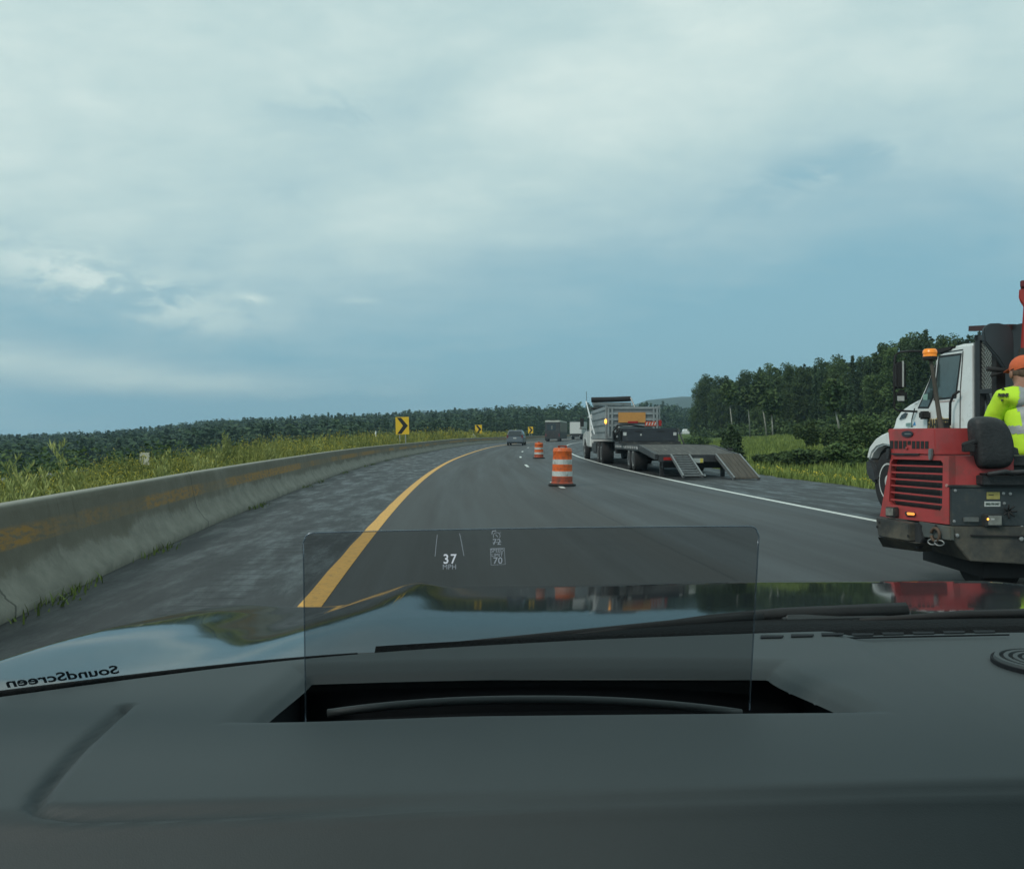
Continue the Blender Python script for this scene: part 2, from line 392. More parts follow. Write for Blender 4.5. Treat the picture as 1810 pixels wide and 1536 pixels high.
# ------------------------------------------------------------------ road surface and markings
def asphalt(name, shoulder=False):
    m = bpy.data.materials.new(name); m.use_nodes = True; t = m.node_tree; l = t.links.new; b = t.nodes['Principled BSDF']
    uv = t.nodes.new('ShaderNodeUVMap'); sep = t.nodes.new('ShaderNodeSeparateXYZ'); l(uv.outputs[0], sep.inputs[0])
    T, S = sep.outputs[0], sep.outputs[1]
    def mth(op, a, b2=None, cl=False):
        n = t.nodes.new('ShaderNodeMath'); n.operation = op; n.use_clamp = cl
        for i, v in enumerate((a, b2)):
            if v is None: continue
            if isinstance(v, (int, float)): n.inputs[i].default_value = v
            else: l(v, n.inputs[i])
        return n.outputs[0]
    def nz(s, sc=(1,1,1), d=6, r=.6, off=0):
        mp = t.nodes.new('ShaderNodeMapping'); mp.inputs['Scale'].default_value = sc; mp.inputs['Location'].default_value = (off, off*.7, 0); l(uv.outputs[0], mp.inputs[0])
        n = t.nodes.new('ShaderNodeTexNoise'); n.inputs['Scale'].default_value = s; n.inputs['Detail'].default_value = d; n.inputs['Roughness'].default_value = r
        l(mp.outputs[0], n.inputs[0]); return n.outputs[0]
    def mr(v, a, b2, c=0, d=1, sm=False):
        n = t.nodes.new('ShaderNodeMapRange'); l(v, n.inputs[0])
        if sm: n.interpolation_type = 'SMOOTHSTEP'
        for i, q in enumerate((a, b2, c, d)): n.inputs[i+1].default_value = q
        return n.outputs[0]
    def mix(f, a, c, bl='MIX'):
        n = t.nodes.new('ShaderNodeMix'); n.data_type = 'RGBA'; n.blend_type = bl
        if isinstance(f, (int, float)): n.inputs[0].default_value = f
        else: l(f, n.inputs[0])
        for i, v in ((6, a), (7, c)):
            if isinstance(v, tuple): n.inputs[i].default_value = (*v, 1)
            else: l(v, n.inputs[i])
        return n.outputs[2]
    grain = nz(42, d=5, r=.85); along = nz(1.0, (1.6, .05, 1), 8, .6); blot = nz(.5, (1, .35, 1), 6, .6, 5)
    if not shoulder:
        c = mix(mr(along, .3, .7), (.034, .034, .033), (.052, .051, .048))
        # smoother, darker fresh mat in the left lane
        lane2 = mr(T, 3.60, 3.72)
        c = mix(lane2, c, mix(mr(blot, .3, .7), (.040, .043, .045), (.062, .067, .069)))
        # oil and tyre paths worn along each lane
        for cc in (.95, 2.75, 4.6, 6.35):
            d = mth('ABSOLUTE', mth('SUBTRACT', T, cc)); c = mix(mth('MULTIPLY', mr(d, .5, .12, 0, .55, True), mr(along, .25, .6)), c, (.031, .031, .030))
        dj = mth('ABSOLUTE', mth('SUBTRACT', mth('ADD', T, mth('MULTIPLY', mth('SUBTRACT', nz(.7, (.1, 1, 1)), .5), .08)), 3.42))
        c = mix(mr(dj, .028, .006, 0, .8), c, (.02, .02, .02))
        rough = mr(along, .3, .7, .50, .72); h = grain
        # transverse saw marks across the right lane
        ws = mth('SINE', mth('MULTIPLY', mth('ADD', S, mth('MULTIPLY', nz(.8), 1.2)), 1.15))
        tr = mth('MULTIPLY', mr(ws, .55, 1.0), mth('MULTIPLY', lane2, mr(nz(.35, off=9), .42, .6)))
        c = mix(mth('MULTIPLY', tr, .55), c, (.033, .035, .038))
        st = nz(.9, (1.4, .30, 1), 9, .75, 19); c = mix(mr(st, .57, .66, 0, .45), c, (.024, .024, .024)); c = mix(mr(nz(.5, (1, .12, 1), 6, .6, 23), .55, .70, 0, .35), c, (.070, .068, .062))
        c = mix(mr(nz(14, (1, .6, 1), 8, .8, 27), .60, .70, 0, .4), c, (.085, .085, .08))
    else:
        c = mix(mr(blot, .3, .7), (.020, .021, .022), (.046, .049, .051))
        wv = nz(1.5, (1.7, .35, 1), 10, .72, 3)
        c = mix(mr(wv, .47, .66, 0, .36, True), c, (.070, .077, .080))  # wet patches: pale sky reflection put into the colour
        c = mix(mr(nz(16, (1, .8, 1), 8, .85, 33), .58, .70, 0, .55), c, (.095, .098, .095))
        c = mix(mr(nz(3.2, (1.3, .7, 1), 10, .78, 7), .50, .62, 0, .75), c, (.014, .015, .016))
        rough = mr(wv, .40, .66, .66, .38, True)
        lg = nz(1.6, (2.6, .10, 1), 8, .7, 13); c = mix(mr(lg, .5, .66, 0, .6), c, (.030, .031, .032))
        rs = mth('SINE', mth('MULTIPLY', S, 2*math.pi/.30))
        gate = mth('MULTIPLY', mr(T, -1.05, -.95), mr(T, -.50, -.60)); rum = mth('MULTIPLY', mr(rs, -.2, .6, 0, 1, True), gate)
        c = mix(mth('MULTIPLY', rum, .65), c, (.025, .026, .027)); h = mth('SUBTRACT', grain, mth('MULTIPLY', rum, 2.2))
        edge = mth('SUBTRACT', 1.0, mr(T, -1.9, -1.6)) if False else None
    c = mix(mr(grain, .25, .75, 0, 1), mix(1, c, (.55, .55, .55), 'MULTIPLY'), mix(1, c, (1.5, 1.5, 1.5), 'MULTIPLY'))
    l(c, b.inputs['Base Color']); l(rough, b.inputs['Roughness']); b.inputs['Specular IOR Level'].default_value = .34
    bp = t.nodes.new('ShaderNodeBump'); bp.inputs['Distance'].default_value = .006; bp.inputs['Strength'].default_value = .6
    l(h, bp.inputs['Height']); l(bp.outputs[0], b.inputs['Normal'])
    return m
M_ROAD = asphalt('lane_asphalt'); M_SH = asphalt('shoulder_asphalt', True)
tag(ribbon('road', -.12, 7.35, 0, M_ROAD, nt=8), kind='structure')
tag(ribbon('left_shoulder', lambda y: -tb(y)-.55, -.12, -.004, M_SH, nt=6), kind='structure')
tag(ribbon('right_shoulder', 7.35, lambda y: 11.0+.10*math.sin(y*.9)+.08*math.sin(y*2.3), -.004, M_SH, nt=5), kind='structure')
M_YEL = mat('yellow_road_paint', (.70, .36, .055), .55, var=.14, scale=9, bump=.3, bscale=90, dirt=(.16,.11,.05), dirt_amt=.34, dscale=18)
M_WHT = mat('white_road_paint', (.66, .68, .64), .55, var=.12, scale=9, bump=.3, bscale=90, dirt=(.20,.20,.19), dirt_amt=.28, dscale=18)
tag(ribbon('yellow_edge_line', lambda y: -.085+.005*math.sin(y*3), .085, .004, M_YEL), kind='structure')
tag(ribbon('white_edge_line', 7.13, 7.27, .004, M_WHT), kind='structure')
def dashes():
    V = []; Fq = []; UV = []
    for k in range(12):
        y0 = 21.2+15.24*k; st = np.linspace(y0, y0+3.05, 6); b0 = len(V)
        for y in st:
            V += [rp(y, 3.60, .004), rp(y, 3.72, .004)]; UV += [(3.6, y), (3.72, y)]
        for i in range(5): Fq.append((b0+2*i, b0+2*i+1, b0+2*i+3, b0+2*i+2))
    tag(np_mesh('lane_dashes', V, Fq, [M_WHT], uv=UV), kind='structure')
dashes()
# carriageway across the grass median
def far_carriageway():
    def zz(x, y): return float(H(x, y))
    V = []; Fq = []; UV = []
    st = np.arange(14, 170, 3.0)
    for y in st:
        for t in (-20.5, -27.0):
            p = rp(y, t); V.append((p[0], p[1], zz(p[0], p[1])+.16)); UV.append((t, y))
    for i in range(len(st)-1): k = 2*i; Fq.append((k+1, k, k+2, k+3))
    tag(np_mesh('opposite_road', V, Fq, [mat('pale_old_asphalt', (.16,.165,.165), .7, var=.2, scale=1)], uv=UV), kind='structure')
far_carriageway()

# ------------------------------------------------------------------ concrete barrier
def barrier_material():
    m = bpy.data.materials.new('weathered_concrete'); m.use_nodes = True; t = m.node_tree; l = t.links.new; b = t.nodes['Principled BSDF']
    uv = t.nodes.new('ShaderNodeUVMap'); sep = t.nodes.new('ShaderNodeSeparateXYZ'); l(uv.outputs[0], sep.inputs[0]); S, Z = sep.outputs[0], sep.outputs[1]
    def nz(s, sc=(1,1,1), d=8, r=.65, off=0):
        mp = t.nodes.new('ShaderNodeMapping'); mp.inputs['Scale'].default_value = sc; mp.inputs['Location'].default_value = (off, off, 0); l(uv.outputs[0], mp.inputs[0])
        n = t.nodes.new('ShaderNodeTexNoise'); n.inputs['Scale'].default_value = s; n.inputs['Detail'].default_value = d; n.inputs['Roughness'].default_value = r
        l(mp.outputs[0], n.inputs[0]); return n.outputs[0]
    def mth(op, a, b2):
        n = t.nodes.new('ShaderNodeMath'); n.operation = op
        for i, v in enumerate((a, b2)):
            if isinstance(v, (int, float)): n.inputs[i].default_value = v
            else: l(v, n.inputs[i])
        return n.outputs[0]
    def mr(v, a, b2, c=0, d=1):
        n = t.nodes.new('ShaderNodeMapRange'); n.interpolation_type = 'SMOOTHSTEP'; l(v, n.inputs[0])
        for i, q in enumerate((a, b2, c, d)): n.inputs[i+1].default_value = q
        return n.outputs[0]
    def mix(f, a, c):
        n = t.nodes.new('ShaderNodeMix'); n.data_type = 'RGBA'
        if isinstance(f, (int, float)): n.inputs[0].default_value = f
        else: l(f, n.inputs[0])
        for i, v in ((6, a), (7, c)):
            if isinstance(v, tuple): n.inputs[i].default_value = (*v, 1)
            else: l(v, n.inputs[i])
        return n.outputs[2]
    c = mix(mr(nz(3.0), .3, .7), (.195, .186, .155), (.285, .272, .228))
    c = mix(mr(nz(28, (1, .5, 1)), .4, .75, 0, .5), c, (.17, .17, .145))
    # damp dark soiling on the upper wall with a ragged lower edge (z = height along the face)
    rag = mth('ADD', Z, mth('ADD', mth('MULTIPLY', mth('SUBTRACT', nz(.55, (1, .3, 1), 3, .5, 4), .5), .55), mth('MULTIPLY', mth('SUBTRACT', nz(3.1, (1, 1.1, 1), 8, .75, 8), .5), .34)))
    soil = mth('MULTIPLY', mr(rag, .33, .43), mr(nz(.5, (1, .3, 1), 3, .5, 11), .25, .45, .55, 1))
    c = mix(mth('MULTIPLY', soil, .60), c, (.112, .100, .070))
    drip = mth('MULTIPLY', mr(nz(5.5, (1, .10, 1), 6, .7, 31), .56, .70), mr(Z, .12, .5)); c = mix(mth('MULTIPLY', drip, .45), c, (.075, .068, .05))
    scr = mth('MULTIPLY', mr(nz(7, (.12, 6, 1), 6, .7, 17), .62, .72), mr(Z, .5, .2)); c = mix(mth('MULTIPLY', scr, .5), c, (.36, .36, .33))
    # worn orange-yellow stripe
    ob = mth('MULTIPLY', mr(Z, .47, .50), mr(Z, .66, .61))
    wear = mth('MULTIPLY', mr(nz(9, (.7, 2.5, 1), 9, .75, 2), .36, .58), mr(nz(.35, (1, .2, 1), 3, .5, 21), .42, .56, .22, 1))
    c = mix(mth('MULTIPLY', mth('MULTIPLY', ob, wear), .8), c, (.40, .215, .05))
    c = mix(mr(Z, .78, .83, 0, .65), c, (.40, .40, .355))
    base = mth('MULTIPLY', mr(mth('ADD', Z, mth('MULTIPLY', nz(3), .16)), .14, .05), .6)
    c = mix(base, c, (.10, .10, .075))
    # crack lines between castings
    fr = t.nodes.new('ShaderNodeMath'); fr.operation = 'PINGPONG'; l(mth('ADD', S, mth('MULTIPLY', mth('SUBTRACT', nz(3, (0, 1, 1)), .5), .22)), fr.inputs[0]); fr.inputs[1].default_value = 3.05
    c = mix(mr(fr.outputs[0], .022, .006, 0, .75), c, (.06, .06, .05))
    l(c, b.inputs['Base Color']); b.inputs['Roughness'].default_value = .88; b.inputs['Specular IOR Level'].default_value = .25
    bp = t.nodes.new('ShaderNodeBump'); bp.inputs['Distance'].default_value = .01; bp.inputs['Strength'].default_value = .7
    l(nz(30, d=10, r=.8), bp.inputs['Height']); l(bp.outputs[0], b.inputs['Normal'])
    return m
def barrier():
    # profile: (inset from foot, height, path length)
    pr = [(0, -.06), (0, .075), (.06, .13), (.15, .27), (.175, .36), (.235, .68), (.245, .725), (.265, .745), (.34, .75), (.375, .735), (.39, .70), (.45, .33), (.60, .10), (.62, -.3)]
    L_ = [0]
    for i in range(1, len(pr)): L_.append(L_[-1]+math.dist(pr[i], pr[i-1]))
    V = []; UV = []; Fq = []; n = len(pr)
    st = list(np.concatenate([np.arange(-8, 60, .5), np.arange(60, 322, 2.0)]))
    for y in st:
        hs = .97+.07*min(1, max(0, (y-10)/30)); wob = .008*mnoise.noise((y*.6, 3, 0))
        for (a, z), q in zip(pr, L_):
            p = rp(y, -tb(y)-a+wob+.004*mnoise.noise((y*3, z*9, 1)), z*hs if z > 0 else z); V.append(p); UV.append((y, q-.06))
    for i in range(len(st)-1):
        for j in range(n-1): k = i*n+j; Fq.append((k, k+n, k+n+1, k+1))
    o = np_mesh('concrete_barrier', V, Fq, [barrier_material()], smooth=True, uv=UV)
    tag(o, 'long curving grey concrete barrier with a worn orange stripe beside the left shoulder', 'barrier')
barrier()

# ------------------------------------------------------------------ plants
def leafmat(name, c1, c2, rough=.7, scale=.6, tr=.25):
    if name in MATS: return MATS[name]
    m = bpy.data.materials.new(name); m.use_nodes = True; t = m.node_tree; l = t.links.new; b = t.nodes['Principled BSDF']
    g = t.nodes.new('ShaderNodeNewGeometry'); oi = t.nodes.new('ShaderNodeObjectInfo')
    n = t.nodes.new('ShaderNodeTexNoise'); n.inputs['Scale'].default_value = scale; n.inputs['Detail'].default_value = 3; l(g.outputs['Position'], n.inputs[0])
    a = t.nodes.new('ShaderNodeMath'); a.operation = 'MULTIPLY_ADD'; l(g.outputs['Random Per Island'], a.inputs[0]); a.inputs[1].default_value = .55; l(n.outputs[0], a.inputs[2])
    r = t.nodes.new('ShaderNodeMapRange'); l(a.outputs[0], r.inputs[0]); r.inputs[1].default_value = .42; r.inputs[2].default_value = 1.1
    mx = t.nodes.new('ShaderNodeMix'); mx.data_type = 'RGBA'; l(r.outputs[0], mx.inputs[0]); mx.inputs[6].default_value = (*c1, 1); mx.inputs[7].default_value = (*c2, 1)
    hs = t.nodes.new('ShaderNodeHueSaturation'); l(mx.outputs[2], hs.inputs['Color'])
    rr = t.nodes.new('ShaderNodeMapRange'); l(oi.outputs['Random'], rr.inputs[0]); rr.inputs[3].default_value = .72; rr.inputs[4].default_value = 1.3; l(rr.outputs[0], hs.inputs['Value'])
    l(hs.outputs[0], b.inputs['Base Color']); b.inputs['Roughness'].default_value = rough; b.inputs['Specular IOR Level'].default_value = .2
    MATS[name] = m; return m
L_DARK = leafmat('conifer_needles', (.020, .042, .020), (.062, .100, .042))
L_MID = leafmat('birch_leaves', (.030, .060, .022), (.095, .14, .046))
L_FAR = leafmat('distant_leaves', (.020, .042, .022), (.052, .082, .036), scale=.05)
L_WEED = leafmat('weed_leaves', (.09, .115, .030), (.31, .32, .085), scale=.5)
L_GRASS = leafmat('grass_blades', (.075, .115, .028), (.21, .26, .065), scale=.35)
L_TALL = leafmat('tall_weed_leaves', (.16, .19, .06), (.40, .42, .15), scale=2)
M_FLOW = leafmat('yellow_flowers', (.36, .30, .035), (.62, .52, .07), scale=3)
M_BARK = mat('dark_bark', (.055, .048, .040), .9, var=.4, scale=3, bump=.6, bscale=20)
M_BIRCH = mat('pale_birch_bark', (.30, .30, .26), .8, var=.35, scale=4, dirt=(.05,.05,.045), dirt_amt=.35, dscale=7, streak=(1,1,.4))
def quads(P, D, Wd, A=None):
    """leaf quads: centre P, long half-axis D, short half-axis Wd"""
    V = np.stack([P-D-Wd*.5, P-D*.1+Wd, P+D, P-D*.1-Wd], 1).reshape(-1, 3); n = len(P)
    return V, np.arange(4*n).reshape(n, 4)
def rdir(n):
    v = rng.normal(size=(n, 3)); return v/np.linalg.norm(v, axis=1, keepdims=True)
def leaf_cloud(c, rad, n, size, flat=.5):
    d = rdir(n); r = rng.random(n)**.45; P = np.asarray(c)+d*np.asarray(rad)*r[:, None]
    a = rdir(n); a[:, 2] *= flat; a /= np.linalg.norm(a, axis=1, keepdims=True); b = np.cross(a, rdir(n)); b /= np.linalg.norm(b, axis=1, keepdims=True)
    s = size*(.6+.8*rng.random(n))[:, None]
    return quads(P, a*s, b*s*.55)
def merge(parts):
    V = []; Fq = []; o = 0
    for v, f in parts: V.append(v); Fq.append(f+o); o += len(v)
    return np.concatenate(V), np.concatenate(Fq)
def decid_crown(h, w, n=26, leaves=75, size=.34, low=.25):
    parts = []
    for i in range(n):
        k = low+(1-low)*(i+.5)/n; r = w*math.sqrt(max(.05, 1-((k-.55)/.55)**2)); ang = i*2.4+rng.random()
        rr = r*(.25+.7*rng.random()); c = (rr*math.cos(ang), rr*math.sin(ang), h*k-.25*h*.1*rng.random())
        s = .16*w+.34*w*rng.random()
        parts.append(leaf_cloud(c, (s*1.25, s*1.25, s*.85), leaves, size))
    parts.append(leaf_cloud((0, 0, h*.6), (w*.5, w*.5, h*.33), leaves*3, size*1.2))
    return merge(parts)
def conifer_crown(h, w, tiers=20, size=.30, low=.06, pine=False):
    parts = []
    for i in range(tiers):
        k = low+(1-low)*i/(tiers-1); r = w*(1-k)**(.55 if pine else .85)+.08; nb = max(4, int(9*(1-k))+3)
        for j in range(nb):
            a = 2*math.pi*(j+rng.random())/nb; L_ = r*(.7+.45*rng.random()); m = max(3, int(L_/.16))
            q = np.linspace(.1, 1, m)[:, None]*np.array([[L_*math.cos(a), L_*math.sin(a), (-.28 if not pine else .15)*L_]])
            P = np.repeat(q, 3, 0)+np.array([0, 0, h*k])+rng.normal(size=(m*3, 3))*.09
            d = np.array([math.cos(a), math.sin(a), -.3])+rng.normal(size=(m*3, 3))*.55; d /= np.linalg.norm(d, axis=1, keepdims=True)
            b = np.cross(d, rdir(m*3)); b /= np.linalg.norm(b, axis=1, keepdims=True); s = size*(.5+.6*rng.random(m*3))[:, None]
            parts.append(quads(P, d*s, b*s*.35))
    return merge(parts)
def trunk_mb(h, r, lean=(0, 0), limbs=6, w=1.5, z0=.3):
    mb = MB(); pts = [(lean[0]*k*k*h*.1+.05*math.sin(k*9), lean[1]*k*k*h*.1, h*k) for k in np.linspace(0, .96, 8)]
    pts[0] = (0, 0, -.3)
    mb.tube(pts, [r*(1-.9*k) for k in np.linspace(0, 1, 8)], 8)
    for i in range(limbs):
        k = z0+(.9-z0)*i/max(1, limbs); a = i*2.4; c = Vector((0, 0, h*k))
        mb.tube([c, c+Vector((math.cos(a)*w*.5, math.sin(a)*w*.5, w*.35)), c+Vector((math.cos(a)*w*.9, math.sin(a)*w*.9, w*.6))], [r*.35, r*.2, r*.06], 5)
    return mb
def tree_proto(name, label, cat, crown, lm, h, r, bark, group, lean=(0,0), limbs=6, w=1.5, z0=.3):
    t = thing(name, label, cat, group=group)
    trunk_mb(h, r, lean, limbs, w, z0).build('trunk', bark, t, smooth=True, local=True)
    np_mesh('crown', crown[0], crown[1], [lm], parent=t)
    return t
def copy_tree(o, loc, rz=0, sc=(1,1,1), label=None, group=None):
    r = o.copy(); C.objects.link(r); r.location = loc; r.rotation_euler = (0, 0, rz); r.scale = sc
    if label: r['label'] = label
    if group: r['group'] = group
    for ch in list(o.children):
        c = ch.copy(); C.objects.link(c); c.parent = r
        for g in ch.children:
            d = g.copy(); C.objects.link(d); d.parent = c
    return r
def hz(x, y): return float(H(x, y))
WG = 'trees along the edge of the wood on the right'
LB = 'leafy birch in the thick edge of the wood beyond the right meadow'
LS = 'dark narrow spruce in the thick edge of the wood beyond the right meadow'
LP = 'rounded dark pine in the thick edge of the wood beyond the right meadow'
protos = [
 tree_proto('birch_tree', LB, 'tree', decid_crown(11.5, 2.2, n=34, leaves=210, size=.165, low=.16), L_MID, 11.3, .13, M_BARK, WG),
 tree_proto('birch_tree', LB, 'tree', decid_crown(12.5, 2.4, n=36, leaves=210, size=.17, low=.2), L_MID, 12.2, .14, M_BARK, WG),
 tree_proto('spruce_tree', LS, 'tree', conifer_crown(11, 1.7, 26, .34), L_DARK, 11, .14, M_BARK, WG, limbs=0),
 tree_proto('pine_tree', LP, 'tree', merge([conifer_crown(12.5, 2.4, 20, .32, .2, True), decid_crown(12.3, 1.9, 18, 170, .16, .4)]), L_DARK, 12, .16, M_BARK, WG),
]
used = [False]*4
def put_tree(k, x, y, s, label=None, sz=None):
    rz = random.random()*6.28; sc = (s, s, sz or s); loc = (x, y, hz(x, y)-.1)
    lb = label or (LB, LB, LS, LP)[k]
    if not used[k]:
        used[k] = True; p = protos[k]; p.location = loc; p.rotation_euler = (0, 0, rz); p.scale = sc; p['label'] = lb
        if label: del p['group']
        return p
    c = copy_tree(protos[k], loc, rz, sc, lb, WG)
    if label: del c['group']
    return c
# skyline of the wood: photo column, tree-top row
SKY_R = ([1225, 1245, 1262, 1300, 1340, 1400, 1440, 1500, 1540, 1570, 1600, 1625, 1640, 1665, 1700, 1740, 1810, 1950],
         [700, 668, 668, 664, 655, 643, 638, 632, 620, 604, 600, 583, 584, 598, 590, 592, 585, 580])
def wood():
    for row in range(3):
        u = 1228+row*9
        while u < 1900:
            Y = np.interp(u, [1228, 1300, 1400, 1500, 1640, 1900], [185, 155, 128, 108, 92, 80])+row*9+random.uniform(-3, 3)
            x = (u-905)/F*Y; v = np.interp(u, *SKY_R)+random.uniform(-5, 14)+(0 if row else random.uniform(4, 34))
            top = CH+(HZ-v)/F*Y; g = hz(x, Y); k = random.choices([0, 1, 2, 3], [3, 3, 2 if row == 0 else 1, 2])[0]
            hh = (11.5, 12.5, 11, 12.5)[k]; s = (top-g)/hh
            if s > .3: put_tree(k, x, Y, min(1.0, max(.58, s*.80)), sz=s)
            u += (2.25/Y*F)*random.uniform(.75, 1.3)
wood()
def wood_mass():      # the depth of the wood behind its edge and low brush under it
    parts = []
    for i in range(150):
        u = random.uniform(1240, 2050); Y = np.interp(u, [1228, 1300, 1400, 1500, 1640, 2050], [185, 155, 128, 108, 92, 76])+random.uniform(28, 60)
        x = (u-905)/F*Y; top = CH+(HZ-(np.interp(u, *SKY_R)+random.uniform(2, 25)))/F*Y; g = hz(x, Y); h = max(5, top-g)
        parts.append(leaf_cloud((x, Y, g+h*.5), (2.2, 2.2, h*.5), 700, .34))
    v, f = merge(parts); tag(np_mesh('wood', v, f, [L_DARK]), 'dense dark interior of the wood on the right', kind='stuff')
    parts = []
    for i in range(230):
        u = random.uniform(1232, 1900); Y = np.interp(u, [1228, 1300, 1400, 1500, 1640, 1900], [180, 150, 124, 104, 88, 76])+random.uniform(-3, 6)
        x = (u-905)/F*Y; g = hz(x, Y); h = random.uniform(.5, 2.6)
        parts.append(leaf_cloud((x, Y, g+h*.4), (1.5, 1.2, h*.6), 160, .22))
    v, f = merge(parts); tag(np_mesh('underbrush', v, f, [L_MID]), 'tangled brush at the foot of the wood', kind='stuff')
wood_mass()
def pale_trunks():     # the bare pale stems one can tell apart
    sp_ = [(1289, 708, 1296, 770, 128, 'tallest bare pale birch stem leaning at the left end of the wood'),
           (1322, 716, 1326, 764, 132, 'faint pale birch stem right of the tallest leaning one'),
           (1346, 708, 1356, 764, 118, 'slanting pale birch stem in the middle of the wood edge'),
           (1363, 725, 1366, 765, 116, 'short straight pale birch stem right beside the slanting one'),
           (1474, 716, 1486, 768, 96, 'pale birch stem standing apart at the right of the wood edge')]
    for (u0, v0, u1, v1, Y, lb) in sp_:
        Y -= 9; b = px(u1, v1, Y); a = px(u0, v0, Y); b.z = hz(b.x, b.y)-.1
        t = thing('birch_tree', lb, 'tree', tuple(b))
        MB().tube([b, b.lerp(a, .5)+Vector((.05, 0, 0)), a], [.11, .09, .06], 8).build('trunk', M_BIRCH, t, smooth=True)
        h = a.z-b.z; c = leaf_cloud((a.x-b.x, 0, h+1.0), (1.3, 1.2, 1.7), 900, .26); np_mesh('crown', c[0], c[1], [L_MID], parent=t)
pale_trunks()
def small_spruces():
    for (u, v0, v1, Y, w, lb) in [(1292, 752, 800, 52, .75, 'tallest of three small spruces beside the raised trailer ramp'),
                                  (1281, 765, 800, 54, .5, 'small spruce just left of the tallest of three by the ramp'),
                                  (1304, 766, 800, 51, .5, 'small spruce just right of the tallest of three by the ramp')]:
        b = px(u, v1, Y); g = hz(b.x, b.y); top = CH+(HZ-v0)/F*Y; h = top-g
        t = thing('spruce_tree', lb, 'tree', (b.x, b.y, g))
        MB().tube([(b.x, b.y, g-.1), (b.x, b.y, top-.05)], [.05, .01], 6).build('trunk', M_BARK, t)
        c = conifer_crown(h, w*h*.42, 16, .15, .03); np_mesh('crown', c[0], c[1], [L_DARK], parent=t)
small_spruces()
def meadow_bushes():
    for i, (u, Y, w, h, lb) in enumerate([
        (1372, 52, 1.4, .75, 'low dark bush at the left end of the thicket in the right meadow'),
        (1405, 49, 1.5, .95, 'rounded dark bush in the middle of the meadow thicket'),
        (1440, 47, 1.5, .95, 'dark bush at the right end of the meadow thicket'),
        (1425, 68, 1.2, 2.3, 'taller leafy sapling rising behind the meadow thicket'),
        (1468, 62, 1.0, 1.6, 'loose green sapling between the thicket and the wood'),
        (1500, 44, 1.3, 1.3, 'green bush left of the white truck fender'),
        (1532, 54, 1.6, 2.9, 'tall bushy sapling just behind the nose of the white truck'),
        (1235, 95, 1.8, 1.1, 'low bush beyond the trailer at the left of the meadow')]):
        x = (u-905)/F*Y; g = hz(x, Y); t = thing('bush', lb, 'bush', (x, Y, g))
        c = merge([leaf_cloud((random.uniform(-w, w)*.6, random.uniform(-.6, .6), h*random.uniform(.25, .72)), (w*.42, w*.4, h*.3), 330, .10) for k in range(9)])
        np_mesh('foliage', c[0], c[1], [L_MID if i > 2 else L_MID], parent=t)
        mb = MB()
        for k in range(5): mb.tube([(x, Y, g-.1), (x+random.uniform(-w, w)*.4, Y+random.uniform(-.4, .4), g+h*.7)], [.025, .008], 5)
        mb.build('stem', M_BARK, t)
meadow_bushes()
def far_forest(name, n, urange, yrange, label, mlist, seed):
    r = np.random.default_rng(seed); P = []
    base_v = []; 
    for kind in range(2):
        # three small crown patterns reused by offset
        for q in range(3):
            if kind == 0: base_v.append(decid_crown(12, 3.3, 12, 16, .56, .10))
            else: base_v.append(merge([leaf_cloud((0, 0, 12*k), (1.9*(1.05-k)+.15,)*2+(.7,), 12, .6) for k in np.linspace(.06, .98, 12)]))
    V = []; Fq = []; o = 0
    for i in range(n):
        y = math.sqrt(r.uniform(yrange[0]**2, yrange[1]**2)); u = r.uniform(*urange); x = (u-905)/F*y
        yr = min(max(y, -12), 320); t = x-RX(yr)
        if -28 < t < 24 and y < 330: continue
        if t > 0 and u > 1250: continue
        g = hz(x, y); v, f = base_v[(r.integers(3) + (3 if r.random() < .33 else 0))]
        tv = np.interp(u, *VRU)+np.interp(y, [150, 500], [20, 0]); st = (CH+(HZ-tv)/F*y-g)/12.0
        if st < .30: continue
        s = min(st, 1.25)*r.uniform(.80, 1.08)*(1.0 if r.random() > .1 else 1.07); a = r.uniform(0, 6.28); ca, sa = math.cos(a), math.sin(a)
        s1 = max(s, .62); v2 = v*np.array([s1*1.1, s1*1.1, s]); v2 = np.stack([v2[:, 0]*ca-v2[:, 1]*sa+x, v2[:, 0]*sa+v2[:, 1]*ca+y, v2[:, 2]+g], 1)
        V.append(v2); Fq.append(f+o); o += len(v2)
    tag(np_mesh(name, np.concatenate(V), np.concatenate(Fq), mlist), label, kind='stuff')
far_forest('forest', 4200, (-420, 1260), (185, 540), 'distant mixed forest covering the low ridge beyond the road', [L_FAR], 5)
def far_hill():
    xs = np.linspace(-200, 1500, 60); ys = np.linspace(1150, 2100, 14); V = []; n = len(xs)
    for y in ys:
        for x in xs:
            u = 905+F*x/1500; top = np.interp(u, [900, 1100, 1137, 1180, 1229, 1300, 1600, 2200], [20, 52, 66, 71, 75, 76, 70, 30])
            k = math.exp(-((y-1550)/300)**2); V.append((x, y, -20+(top+20)*k+3*mnoise.noise((x*.02, y*.02, 0))))
    Fq = [(j*n+i, j*n+i+1, (j+1)*n+i+1, (j+1)*n+i) for j in range(len(ys)-1) for i in range(n-1)]
    tag(np_mesh('hills', V, Fq, [mat('wooded_hillside', (.03, .05, .028), .95, var=.35, scale=.03)], smooth=True), kind='structure')
far_hill()

